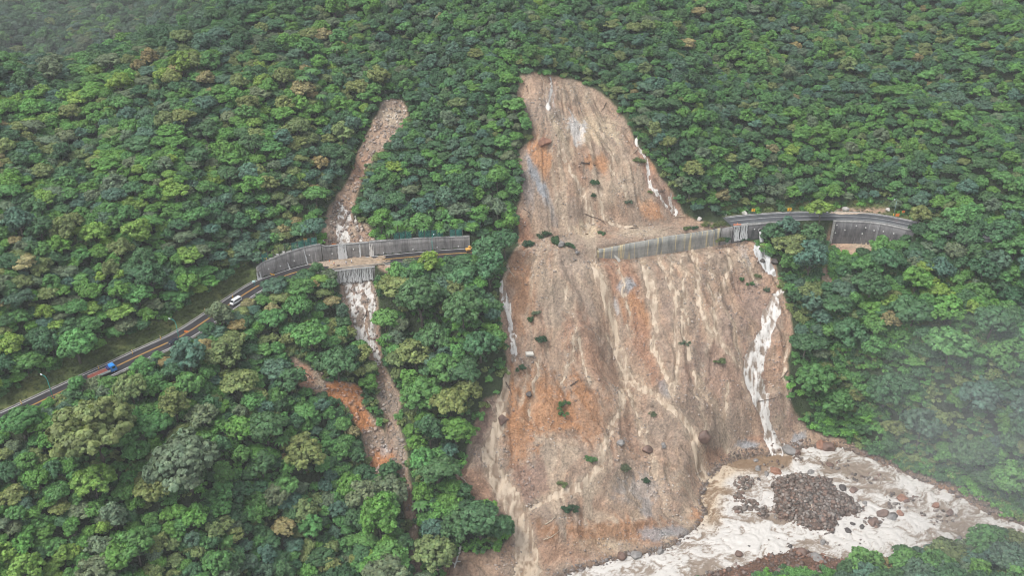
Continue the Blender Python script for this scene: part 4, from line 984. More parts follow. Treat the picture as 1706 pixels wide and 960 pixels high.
dh = np.sqrt((D[:, None, 0] - heroes[None, :, 0]) ** 2 + (D[:, None, 1] - heroes[None, :, 1]) ** 2)
D = D[(dh > (D[:, 2][:, None] + heroes[:, 2][None]) * .55).all(1)]
A_, B_, _t = proj(np.stack([D[:, 0], D[:, 1], zs(D[:, 0], D[:, 1])], -1))
reg = fbm(D[:, 0] / 26, D[:, 1] / 26, 301, 3); reg2 = fbm(D[:, 0] / 60, D[:, 1] / 60, 305, 2)
rr = np.random.default_rng(77)
names = list(TINT)
for i in range(len(D)):
    a, b_ = A_[i], B_[i]
    left = a < 560 and b_ < 640
    if a < 700 and b_ > 560: w = dict(zip(names, (2.0, .7, 4.4, 2.6, .4, 1.5, .12, .6, .8)))
    elif left and b_ > 110: w = dict(zip(names, (2.4, 1.7, 3.4, 2.0, .6, 1.6, .35, .8, 1.2)))
    elif b_ < 110 and a < 420: w = dict(zip(names, (3.5, 2, 2, .2, .0, .3, .0, 2.5, .6)))
    elif a > 1280 and b_ > 400: w = dict(zip(names, (4, 2.4, 3.2, 1.0, .12, .8, .12, 2.2, .8)))
    else: w = dict(zip(names, (3.4, 2.2, 3.4, 1.5, .12, .9, .12, 1.6, .9)))
    w = np.array([w[n] for n in names])
    w[3] *= (reg[i] / .5) ** 5; w[4] *= (reg[i] / .5) ** 5; w[7] *= ((1 - reg[i]) / .5) ** 4; w[1] *= ((1 - reg[i]) / .5) ** 3; w[6] *= (reg2[i] / .5) ** 4; w[5] *= (reg2[i] / .5) ** 3
    tn = names[rr.choice(len(names), p=w / w.sum())]
    v = int(rr.integers(len(KINDS_)))
    if left and rr.random() < .4: v = int(rr.choice([1, 4, 8, 11]))
    T.append((D[i, 0], D[i, 1], D[i, 2], v, tn))
print('trees', len(T))
TX = np.array([t[0] for t in T]); TY = np.array([t[1] for t in T]); TR = np.array([t[2] for t in T]); TZ = zs(TX, TY)
# which of them show largest: paint discs far to near into a small buffer
tp, tq, tt = proj(np.stack([TX, TY, TZ + 1.3 * TR], -1)); trr = TR * FPX / tt
buf = np.full((240, 427), -1); yy, xx = np.mgrid[0:240, 0:427]
for i in np.argsort(-tt):
    cx, cy, r = tp[i] / 4, tq[i] / 4, trr[i] / 4
    x0, x1, y0, y1 = int(max(0, cx - r - 1)), int(min(427, cx + r + 2)), int(max(0, cy - r)), int(min(240, cy + r + 1))
    if x0 >= x1 or y0 >= y1: continue
    m = ((xx[y0:y1, x0:x1] - cx) ** 2 / (r * r) + (yy[y0:y1, x0:x1] - cy) ** 2 / (r * .85) ** 2) < 1
    buf[y0:y1, x0:x1][m] = i
vis = np.bincount(buf[buf >= 0], minlength=len(T)) 
N_IND = 295
order = np.argsort(-vis)[:N_IND]; indiv = set(int(i) for i in order if vis[i] > 4)

# ------------------------------------------------------------ labels that single trees out
LAND = [('blue truck', 172, 622), ('dark car', 290, 572), ('white van', 388, 510), ('leftmost street lamp', 86, 650), ('second street lamp from the left', 296, 560), ('dark wall with the teal fence', 480, 440), ('left gully cascade', 600, 500),
        ('orange bare scar', 560, 650), ('small scar above the left road', 640, 215), ('middle street lamp', 722, 410), ('yellow excavator', 777, 418), ('tan torrent at the slide foot', 850, 830), ('narrow white torrent', 842, 520), ('top of the great scar', 930, 125),
        ('right rim of the great scar', 1090, 270), ('broken mud-streaked wall', 1090, 410), ('culvert waterfall', 1270, 425), ('long white torrent', 1280, 600), ('right road chevron signs', 1290, 350), ('tall dark wall', 1450, 390), ('right street lamp', 1490, 345),
        ('rubble island', 1350, 830), ('upstream end of the river', 1640, 870), ('lower left corner', 40, 930), ('bottom edge left of the slide', 560, 940), ('upper left far ridge', 150, 60), ('upper right corner', 1640, 60), ('left edge of the photo', 10, 330), ('right edge of the photo', 1690, 450), ('top edge centre', 700, 20), ('top right edge', 1300, 30)]
def where(a, b_):
    k = min(range(len(LAND)), key=lambda i: math.hypot(a - LAND[i][1], b_ - LAND[i][2])); nm, lx, ly = LAND[k]
    dx, dy = a - lx, b_ - ly
    if abs(dy) > 2.0 * abs(dx): d = 'above' if dy < 0 else 'below'
    elif abs(dx) > 2.0 * abs(dy): d = 'left of' if dx < 0 else 'right of'
    else: d = ('upper' if dy < 0 else 'lower') + ' ' + ('left' if dx < 0 else 'right') + ' of'
    far = 'just ' if math.hypot(dx, dy) < 55 else ('far ' if math.hypot(dx, dy) > 190 else '')
    return f'{far}{d} the {nm}'
FORM = {'round': 'round-crowned', 'layer': 'flat-layered', 'tall': 'upright', 'clumpy': 'lumpy'}
ORD = ['first', 'second', 'third', 'fourth', 'fifth', 'sixth', 'seventh', 'eighth', 'ninth', 'tenth', 'eleventh', 'twelfth']
lab = {}
for i in indiv:
    x, y, r, v, tn = T[i]
    sz = 'large ' if r > 7 else ('small ' if r < 4 else '')
    lab.setdefault(f'{sz}{tn} {FORM[KINDS_[v]]} tree {where(tp[i], tq[i])}', []).append(i)
LABEL = {}
for s, ids in lab.items():
    if len(ids) == 1: LABEL[ids[0]] = s; continue
    ids.sort(key=lambda i: tp[i])
    for k, i in enumerate(ids):
        LABEL[i] = (f'leftmost {s}' if k == 0 else f'rightmost {s}' if k == len(ids) - 1 else f'{ORD[k]} from left, {s}')
def lighten(c, rng): 
    f = rng.uniform(.88, 1.14); g = rng.uniform(-.08, .08); return (c[0] * f * (1 + g), c[1] * f, c[2] * f * (1 - g))
GROUPN = {0: 'trees of the forest slope'}
tr_ = random.Random(3)
first_crown = {}
keep = []
for i in range(len(T)):
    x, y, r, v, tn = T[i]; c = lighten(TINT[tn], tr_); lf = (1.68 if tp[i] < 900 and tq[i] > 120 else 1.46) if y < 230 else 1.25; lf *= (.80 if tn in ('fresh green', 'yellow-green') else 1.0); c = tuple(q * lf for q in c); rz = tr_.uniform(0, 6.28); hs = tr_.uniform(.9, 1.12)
    if i in indiv:
        root = empty('broadleaf_tree', (x, y, TZ[i]), rz); root.scale = (r, r, r * hs)
        tag(root, LABEL[i], 'tree', 'trees of the forest slope')
        o = bpy.data.objects.new('crown', CROWNS[v]); COL.objects.link(o); o.parent = root; o['tint'] = [c[0], c[1], c[2], 1.0]
        t_ = bpy.data.objects.new('trunk', TRUNKS[v]); COL.objects.link(t_); t_.parent = root
        first_crown.setdefault(v, o)
    else: keep.append((x, y, TZ[i] - .3, r, v, c, rz))
for v in range(len(KINDS_)): assert v in first_crown

# ------------------------------------------------------------ tree ferns
def fern_mesh(seed):
    rng = np.random.default_rng(seed); V = []; F = []; Tn = []
    for k in range(11):
        a = k * 2 * math.pi / 11 + rng.uniform(-.15, .15); L = rng.uniform(.85, 1.1); base = len(V)
        for j in range(8):
            t = j / 7; rad = .05 + L * t; zz = 1.6 + .45 * math.sin(t * 2.2) * .8 - .35 * t * t; w = .17 * math.sin(math.pi * min(.98, t * .9 + .08)) + .01
            d = np.array([math.cos(a), math.sin(a), 0]); s = np.array([-math.sin(a), math.cos(a), 0])
            V += [d * rad + s * w + [0, 0, zz - .05], d * rad + [0, 0, zz], d * rad - s * w + [0, 0, zz - .05]]; br = rng.uniform(.8, 1.25); Tn += [[br] * 3] * 3
        for j in range(7):
            b_ = base + j * 3; F += [(b_, b_ + 3, b_ + 4, b_ + 1), (b_ + 1, b_ + 4, b_ + 5, b_ + 2)]
    o = mesh_np('fronds', V, F, m_leaf, smooth=True, colors={'leaf': np.array(Tn)}); d = o.data; bpy.data.objects.remove(o); return d
FERNS = [fern_mesh(1), fern_mesh(2)]
bm = bmesh.new(); tube(bm, [(0, 0, -.3), (0, .02, .8), (0, 0, 1.6)], [.07, .05, .055], 7); fern_tr = bpy.data.meshes.new('trunk'); bm.to_mesh(fern_tr); bm.free(); fern_tr.materials.append(m_bark)
FP = [(790, 868, 3.2, 'alone in the dark clump by the tan torrent'), (700, 842, 3.4, 'beside the narrow bare gully at the bottom'), (706, 388, 3.0, 'on the slope left of the middle lamp'), (662, 375, 3.0, 'above the left end of the long wall'), (690, 372, 2.6, 'between two others above the long wall'),
      (716, 352, 2.6, 'highest of the ferns above the long wall'), (508, 478, 3.0, 'in the trees under the dark wall'), (652, 395, 2.6, 'right beside the long wall top'), (470, 735, 3.2, 'among broad trees below the orange scar'), (505, 130, 3.6, 'high on the left slope near the top'),
      (560, 80, 3.6, 'beside the ridge crest near the top edge'), (520, 118, 3.4, 'just right of another high on the left slope'), (535, 160, 3.0, 'lowest of the ferns high on the left slope'), (645, 560, 2.8, 'right of the left gully cascade'), (735, 385, 2.5, 'right of the middle lamp on the slope')]
for a, b_, r, w in FP:
    P = hit(a, b_, up=2.6 * r); root = empty('tree_fern', (P[0], P[1], P[2] + .9 * r), tr_.uniform(0, 6)); root.scale = (r, r, r)
    tag(root, f'bright green tree fern {w}', 'tree fern', 'tree ferns in the forest')
    o = bpy.data.objects.new('fronds', FERNS[tr_.randrange(2)]); COL.objects.link(o); o.parent = root; o['tint'] = [.085, .20, .055, 1]
    o = bpy.data.objects.new('trunk', fern_tr); COL.objects.link(o); o.parent = root

# ------------------------------------------------------------ bushes left on the slide
def bush_mesh(seed, n=900, R=1.0):
    rng = np.random.default_rng(seed); L = [(np.array([rng.uniform(-.85, .85), rng.uniform(-.6, .6), rng.uniform(.1, .5)]), rng.uniform(.16, .42)) for _ in range(9)]
    V = []; Tn = []
    for c, r in L:
        d = unit(rng.normal(0, 1, (n // 9, 3))); cen = c + d * r * rng.uniform(.6, 1.25, (len(d), 1)) * [1, 1, .8]
        V.append(leaf_cloud(cen, d + [0, 0, .4], .12, rng, .9, 2.2)); Tn.append(np.repeat(rng.uniform(.6, 1.3, len(d)), 4))
    V = np.concatenate(V); Tn = np.concatenate(Tn)
    o = mesh_np('foliage', V, np.arange(len(V)).reshape(-1, 4), m_leaf, colors={'leaf': np.stack([Tn] * 3, 1)}); d = o.data; bpy.data.objects.remove(o); return d
BUSH = [bush_mesh(i) for i in range(5)]
bm = bmesh.new()
for k in range(6):
    a = k * 1.05; tube(bm, [(0, 0, -.2), (math.cos(a) * .25, math.sin(a) * .25, .3), (math.cos(a) * .55, math.sin(a) * .55, .65)], [.05, .035, .015], 5)
stem_me = bpy.data.meshes.new('stems'); bm.to_mesh(stem_me); bm.free(); stem_me.materials.append(m_bark)
BP = [(1068, 266, 3.4, 'dark bush clinging to the upper right of the great scar'), (990, 303, 2.8, 'sparse bush in the middle of the great scar'), (1046, 338, 2.0, 'small round bush right of the scar centre'), (1083, 318, 1.6, 'tiny bush beside the white rill on the scar'),
      (905, 388, 3.6, 'dark shrub heaped at the left foot of the scar'), (926, 400, 4.2, 'largest dark shrub at the left foot of the scar'), (948, 408, 3.0, 'shrub just left of the broken wall end'), (880, 404, 3.0, 'shrub at the forest edge left of the buried road'), (988, 325, 2.0, 'small shrub among rocks low in the scar'),
      (1143, 380, 2.6, 'low shrub on the debris behind the broken wall'), (1160, 378, 2.0, 'flattened shrub beside the low one behind the wall'), (1180, 374, 3.2, 'olive shrub near the cut end of the right road'), (1200, 372, 3.0, 'olive shrub touching the cut end of the right road'), (1198, 396, 3.2, 'shrub hanging over the wall stump'), (1207, 398, 2.6, 'shrub left of the white falls'), (1240, 399, 2.6, 'shrub at the wall foot beside the culvert'),
      (884, 532, 2.8, 'bush on the knoll in the left of the slide'), (900, 562, 3.4, 'dark bush just below the knoll in the slide'), (896, 520, 2.2, 'upper bush of the pair on the knoll'), (938, 674, 3.2, 'lone green bush in the orange lower slope'), (936, 688, 2.4, 'lower end of the green bush in the orange slope'), (986, 766, 3.0, 'grey-green bush beside the winding stream'), (935, 805, 2.6, 'shrub strip above the lower mud stream'),
      (952, 848, 3.0, 'dark shrub near the bottom of the slide'), (867, 613, 2.4, 'small bush beside the white concrete block'), (1140, 570, 2.6, 'sparse bush in the right centre of the slide'), (1200, 600, 3.0, 'tall narrow bush right of the slide centre'), (1236, 466, 2.2, 'green bush below the culvert wall'), (1250, 474, 2.0, 'second green bush below the culvert wall'), (1088, 690, 1.8, 'tiny pointed bush in the lower slide'),
      (1278, 482, 2.0, 'small shrub beside the start of the white torrent'), (1262, 458, 2.2, 'olive shrub on the rock left of the culvert waterfall'), (1040, 778, 2.6, 'shrub strip on the ridge above the river'), (1076, 800, 2.0, 'small shrub near the pale rubble'), (1445, 862, 2.0, 'grassy tuft on rocks at the right end of the island'), (1555, 818, 2.6, 'shrub at the right river bank'), (1002, 387, 2.0, 'yellowing shrub behind the broken wall')]
for a, b_, r, l_ in BP:
    P = hit(a, b_, up=.4 * r); root = empty('bush', (P[0], P[1], P[2]), tr_.uniform(0, 6)); root.scale = (r, r * tr_.uniform(.7, 1), r * tr_.uniform(.6, .85)); tag(root, l_, 'bush', 'bushes left on the slide')
    c = lighten(TINT[tr_.choice(['dark green', 'olive', 'grey-green', 'deep green'])] if 'olive' not in l_ and 'green bush' not in l_ else TINT['olive' if 'olive' in l_ else 'mid green'], tr_)
    o = bpy.data.objects.new('foliage', BUSH[tr_.randrange(5)]); COL.objects.link(o); o.parent = root; o['tint'] = [*c, 1]
    o = bpy.data.objects.new('stems', stem_me); COL.objects.link(o); o.parent = root

bush_src = {}
for o in COL.objects:
    if o.name.startswith('foliage') and o.data.name not in bush_src: bush_src[o.data.name] = o
bush_src = list(bush_src.values())

# ------------------------------------------------------------ mass planting: one object each, instanced on points
def scatter(name, pts, src, kind='stuff', label=None):
    """pts: rows of x,y,z,scale,index,(r,g,b),rz"""
    n = len(pts)
    me = bpy.data.meshes.new(name); me.vertices.add(n)
    me.vertices.foreach_set('co', np.array([[p[0], p[1], p[2]] for p in pts], np.float32).ravel())
    a = me.attributes.new('tint', 'FLOAT_COLOR', 'POINT'); a.data.foreach_set('color', np.array([[*p[5], 1] for p in pts], np.float32).ravel())
    a = me.attributes.new('size', 'FLOAT', 'POINT'); a.data.foreach_set('value', np.array([p[3] for p in pts], np.float32))
    a = me.attributes.new('pick', 'INT', 'POINT'); a.data.foreach_set('value', np.array([p[4] for p in pts], np.int32))
    a = me.attributes.new('turn', 'FLOAT', 'POINT'); a.data.foreach_set('value', np.array([p[6] for p in pts], np.float32))
    o = bpy.data.objects.new(name, me); COL.objects.link(o); tag(o, label, kind=kind)
    ng = bpy.data.node_groups.new(name, 'GeometryNodeTree')
    ng.interface.new_socket('Geometry', in_out='INPUT', socket_type='NodeSocketGeometry'); ng.interface.new_socket('Geometry', in_out='OUTPUT', socket_type='NodeSocketGeometry')
    gi = ng.nodes.new('NodeGroupInput'); go = ng.nodes.new('NodeGroupOutput'); ip = ng.nodes.new('GeometryNodeInstanceOnPoints'); jn = ng.nodes.new('GeometryNodeJoinGeometry')
    infos = []
    for s in src:
        oi = ng.nodes.new('GeometryNodeObjectInfo'); oi.inputs['Object'].default_value = s; oi.inputs['As Instance'].default_value = True; oi.transform_space = 'ORIGINAL'; infos.append(oi)
    for oi in reversed(infos): ng.links.new(oi.outputs['Geometry'], jn.inputs[0])
    def attr(nm, ty):
        q = ng.nodes.new('GeometryNodeInputNamedAttribute'); q.data_type = ty; q.inputs['Name'].default_value = nm; return q.outputs['Attribute']
    ng.links.new(gi.outputs[0], ip.inputs['Points']); ng.links.new(jn.outputs[0], ip.inputs['Instance']); ip.inputs['Pick Instance'].default_value = True
    ng.links.new(attr('pick', 'INT'), ip.inputs['Instance Index'])
    cx = ng.nodes.new('ShaderNodeCombineXYZ'); ng.links.new(attr('turn', 'FLOAT'), cx.inputs['Z']); ng.links.new(cx.outputs[0], ip.inputs['Rotation'])
    cs = ng.nodes.new('ShaderNodeCombineXYZ'); sa = attr('size', 'FLOAT')
    for k in range(3): ng.links.new(sa, cs.inputs[k])
    ng.links.new(cs.outputs[0], ip.inputs['Scale']); ng.links.new(ip.outputs[0], go.inputs[0])
    md = o.modifiers.new('planting', 'NODES'); md.node_group = ng
    return o
src = [first_crown[v] for v in range(len(KINDS_))]
scatter('forest', [(x, y, z, r, v, c, rz) for x, y, z, r, v, c, rz in keep], src, label='dense evergreen forest covering the rest of the slopes')
# undergrowth
ur = np.random.default_rng(9)
n = 72000; X = ur.uniform(-345, 330, n); Y = ur.uniform(-175, 400, n)
X[-14000:] = ur.uniform(125, 330, 14000); Y[-14000:] = ur.uniform(-115, 10, 14000); Zu = zs(X, Y); fo = frame_ok(X, Y, Zu, 60, -60, 80)
keepp = ur.random(n) < np.where(Y > 100, .45, .9)
s, z_, p_ = road_sd(X, Y)
m = fo & keepp & (grab(BARE, X, Y) < .3) & (grab(RSD, X, Y) < -1) & ~((np.abs(s) < RW + 2.0)) & ~((s > 0) & (s < 11.5) & (p_ < 440)) & ~((s > 0) & (s < 6) & (p_ > 1212) & (p_ < 1570)) & ~((s < 0) & (s > -9) & (((p_ > 985) & (p_ < 1312)) | ((p_ > 1384) & (p_ < 1500)) | ((p_ > 550) & (p_ < 625))))
X, Y, Zu = X[m], Y[m], Zu[m]; rg = fbm(X / 18, Y / 18, 401, 3)
pts = []
for x, y, z, g in zip(X, Y, Zu, rg):
    u = ur.random() + (g - .5) * 1.6
    tn = 'fresh green' if u > .92 else 'mid green' if u > .5 else 'dark green' if u > .2 else 'olive'
    c = np.array(TINT[tn]) * ur.uniform(1.4, 2.1); pts.append((x, y, z - .3, ur.uniform(1.3, 2.9), int(ur.integers(len(bush_src))), tuple(c), ur.uniform(0, 6.28)))
print('undergrowth', len(pts))
scatter('undergrowth', pts, bush_src, label='leafy undergrowth between the forest trees')
# grass verge tufts
def tuft_mesh():
    rng = np.random.default_rng(3); n = 60; c = rng.normal(0, .4, (n, 3)); c[:, 2] = .25
    V = []
    for q in c:
        a = rng.uniform(0, 3.14); d = np.array([math.cos(a), math.sin(a), 0]) * .06; l = rng.normal(0, .2, 3); l[2] = rng.uniform(.3, .7)
        b0 = np.array([q[0], q[1], -.05]); V += [b0 - d, b0 + d, b0 + l + d * .2, b0 + l - d * .2]
    return np.array(V)
TV = tuft_mesh()
gp = ur.random((60000, 2)) * [440, 300] + [-230, -160]
s, z_, p_ = road_sd(gp[:, 0], gp[:, 1])
m = ((s > RW + .5) & (s < 13) & (p_ < 441) & (p_ > -60)) | ((s > RW + .5) & (s < 11) & (p_ > 1215) & (p_ < 1540)) | ((s < -RW - .5) & (s > -8) & (p_ < 440) & (p_ > -60))
gp = gp[m][:5200]
nn = len(gp); zz = zs(gp[:, 0], gp[:, 1]); V = np.zeros((nn, len(TV), 3)); ca = ur.uniform(0, 6.28, nn); sc = ur.uniform(.5, 1.1, nn)
V[..., 0] = gp[:, 0][:, None] + (TV[None, :, 0] * np.cos(ca)[:, None] - TV[None, :, 1] * np.sin(ca)[:, None]) * sc[:, None]
V[..., 1] = gp[:, 1][:, None] + (TV[None, :, 0] * np.sin(ca)[:, None] + TV[None, :, 1] * np.cos(ca)[:, None]) * sc[:, None]
V[..., 2] = zz[:, None] + TV[None, :, 2] * sc[:, None]
V = V.reshape(-1, 3)
m_grass = plain('verge_grass', (.085, .115, .035), .7, var=.45, scale=.25)
g = mesh_np('grass', V, np.arange(len(V)).reshape(-1, 4), m_grass); tag(g, 'rough grass along the road verges', kind='stuff')
# ------------------------------------------------------------ rocks
ico = bmesh.new(); bmesh.ops.create_icosphere(ico, subdivisions=1, radius=1.0); IV = np.array([v.co[:] for v in ico.verts]); IF = np.array([[v.index for v in f.verts] for f in ico.faces]); ico.free()
def rock_cloud(name, pts, mat, label):
    """pts rows: x y z size r g b"""
    P = np.array(pts); n = len(P); rg = np.random.default_rng(len(P))
    V = IV[None] * (1 + rg.uniform(-.35, .35, (n, len(IV), 1)))
    V = V * (rg.uniform(.55, 1.25, (n, 1, 3)) * [1, 1, .75])
    a = rg.uniform(0, 6.28, n); c, s = np.cos(a)[:, None], np.sin(a)[:, None]
    X = V[..., 0] * c - V[..., 1] * s; Y = V[..., 0] * s + V[..., 1] * c
    V = np.stack([X, Y, V[..., 2]], -1) * P[:, 3][:, None, None] + P[:, None, :3]
    F = (IF[None] + (np.arange(n) * len(IV))[:, None, None]).reshape(-1, 3)
    C_ = np.repeat(P[:, 4:7], len(IV), 0)
    o = mesh_np(name, V.reshape(-1, 3), F, mat, colors={'soil': C_}); tag(o, label, kind='stuff'); return o
m_rock, nt, b, out = new_mat('rock')
at = N(nt, 'ShaderNodeAttribute', attribute_name='soil'); tc = N(nt, 'ShaderNodeTexCoord'); nz = N(nt, 'ShaderNodeTexNoise', Scale=1.5, Detail=5.0); nt.links.new(tc.outputs['Object'], nz.inputs['Vector'])
nt.links.new(mix(nt, 1.0, at.outputs['Color'], ramp(nt, nz.outputs['Fac'], [(.3, (.65, .65, .65)), (.7, (1.35, 1.35, 1.35))]), 'MULTIPLY'), b.inputs['Base Color']); b.inputs['Roughness'].default_value = .7
rg = np.random.default_rng(21)
def spread(n, box_, fn, smin, smax, pw, cols, sink=.25, cfun=None):
    x = rg.uniform(box_[0], box_[1], n); y = rg.uniform(box_[2], box_[3], n); z = zs(x, y); p, q, t = proj(np.stack([x, y, z], -1))
    m = fn(x, y, p, q); x, y, z = x[m], y[m], z[m]; k = len(x)
    sz = smin + (smax - smin) * rg.random(k) ** pw
    if cfun is not None:
        c = cfun(x, y) * rg.uniform(.6, 1.4, (k, 1)); g = c.mean(1, keepdims=True); c = c * .6 + g * .4
    else: c = np.array(cols)[rg.integers(len(cols), size=k)] * rg.uniform(.7, 1.3, (k, 1))
    return np.column_stack([x, y, z + sz * sink, sz, c])
soilc = lambda x, y: grab(SOILC, x, y)
q1 = spread(36000, (-45, 150, -135, 80), lambda x, y, p, q: (grab(BARE, x, y) > .8) & (grab(RSD, x, y) < 0) & (fbm(x / 9, y / 9, 501, 3) > .5) & ~((np.abs(grab(SD, x, y)) < RW + 1.5) & ((grab(RP, x, y) < 850))), .10, .62, 3.2, None, .15, soilc)
q2 = spread(9000, (-80, -30, -110, 70), lambda x, y, p, q: (grab(BARE, x, y) > .8) & (np.abs(grab(SD, x, y)) > RW + 1.8), .18, 1.0, 2.5, None, .2, soilc)
rock_cloud('slide_rubble', np.concatenate([q1, q2]), m_rock, 'broken stones strewn over the landslide')
ISC = [(.12, .090, .072), (.15, .118, .098), (.20, .175, .155), (.085, .068, .055), (.16, .105, .08)]
ib = (ISW[:, 0].min() - 3, ISW[:, 0].max() + 3, ISW[:, 1].min() - 3, ISW[:, 1].max() + 3)
q3 = spread(7500, ib, lambda x, y, p, q: grab(ISD, x, y) > -1.6, .14, 1.15, 3.6, ISC, .2)
rock_cloud('island_rubble', q3, m_rock, 'brown rubble heaped on the river island')
nb = lambda x, y, p, q: (np.max([-line_sd(p, q, l)[0] for l in NEAR], axis=0) > -3) & (grab(RSD, x, y) < .8)
q4 = spread(9000, (20, 170, -150, -95), nb, .2, 1.2, 3.2, [(.15, .08, .055), (.17, .13, .11), (.11, .08, .065), (.20, .11, .075)], .2)
bk = lambda x, y, p, q: (grab(RSD, x, y) < 0.6) & (grab(RSD, x, y) > -4) & (p > 1180) & (q < 900)
q5 = spread(26000, (60, 220, -110, -40), bk, .15, .95, 3.4, [(.15, .115, .09), (.19, .145, .115), (.11, .085, .07), (.18, .125, .095)], .2)
bk2 = lambda x, y, p, q: (grab(RSD, x, y) < 0.8) & (grab(RSD, x, y) > -2.2) & (p > 900) & (p < 1200)
q6 = spread(14000, (0, 110, -130, -50), bk2, .15, .9, 3.0, [(.16, .13, .11), (.13, .10, .085), (.2, .18, .17)], .2)
rock_cloud('bank_rubble', np.concatenate([q4, q5, q6]), m_rock, 'dark wet stones along the river banks')
# heaped rocks breaking the rapids left of the island
def near_pts(cx, cy, rx, ry, n, s0, s1):
    out = []
    for _ in range(n):
        a = rg.uniform(0, 6.28); r = math.sqrt(rg.random()); px_, py_ = cx + rx * r * math.cos(a), cy + ry * r * math.sin(a)
        P = _unz(px_, py_); s = rg.uniform(s0, s1); c = np.array(ISC[rg.integers(5)]) * rg.uniform(.7, 1.2); out.append([P[0], P[1], ZRIV(P[0]) + .25 * s, s, *c])
    return out
L_ = near_pts(1240, 805, 18, 10, 110, .2, 1.0) + near_pts(1231, 830, 9, 10, 40, .4, 1.1) + near_pts(1252, 845, 14, 10, 45, .4, 1.2) + near_pts(1272, 855, 9, 10, 36, .4, 1.2) + near_pts(1232, 850, 8, 6, 20, .6, 1.4) + near_pts(1330, 765, 12, 4, 12, .3, .8) + near_pts(1390, 775, 30, 8, 26, .3, .9) + near_pts(1440, 800, 34, 12, 34, .3, 1.1) + near_pts(1500, 835, 34, 14, 34, .3, 1.1) + near_pts(1455, 872, 26, 8, 22, .3, 1.1) + near_pts(1560, 862, 34, 14, 24, .3, 1.0) + near_pts(1400, 905, 50, 10, 18, .2, .7) + near_pts(1280, 905, 50, 10, 12, .2, .7) + near_pts(1290, 775, 30, 6, 14, .2, .8) + near_pts(1480, 860, 14, 5, 14, .6, 1.3)
rock_cloud('rapids_rubble', L_, m_rock, 'dark stones breaking the rapids left of the island')
# single boulders
def boulder_mesh(seed):
    bm = bmesh.new(); bmesh.ops.create_icosphere(bm, subdivisions=3, radius=1.0); rng = random.Random(seed)
    pl = [(Vector((rng.uniform(-1, 1), rng.uniform(-1, 1), rng.uniform(-.6, 1))).normalized(), rng.uniform(.62, .9)) for _ in range(11)]
    for v in bm.verts:
        for n_, d in pl:
            k = v.co.dot(n_) - d
            if k > 0: v.co -= n_ * k
        v.co += Vector([float(fbm(v.co.x * 2 + seed, v.co.y * 2 + v.co.z, seed, 2)) - .5] * 3) * .12
    sx = rng.uniform(.8, 1.3); sy = rng.uniform(.7, 1); sz = rng.uniform(.55, .85)
    for v in bm.verts: v.co = Vector((v.co.x * sx, v.co.y * sy, v.co.z * sz))
    return bm
def boulder(px_, py_, s, col, label, group, river_=True, cat='boulder'):
    P = _unz(px_, py_) if river_ else hit(px_, py_)
    z = float(ZRIV(P[0])) + .15 * s if river_ else P[2] + .25 * s
    bm = boulder_mesh(int(px_ * 7 + py_) % 9973); m = bmesh.new(); m.free()
    o = bm_obj('boulder', bm, ROCKM[col]); o.location = (P[0], P[1], z); o.scale = (s, s, s); o.rotation_euler = (0, 0, random.uniform(0, 6)); tag(o, label, cat, group)
ROCKM = {'brown': plain('brown_rock', (.14, .09, .07), .6, var=.4, scale=1.2, bump=.5), 'grey': plain('grey_rock', (.20, .19, .18), .65, var=.35, scale=1.2, bump=.5), 'rust': plain('rust_rock', (.25, .13, .085), .65, var=.35, scale=1.2, bump=.5), 'dark': plain('dark_rock', (.065, .055, .05), .6, var=.4, scale=1.2, bump=.5), 'pale': plain('pale_rock', (.42, .40, .37), .7, var=.25, scale=1.2, bump=.4)}
G1 = 'boulders in the river'
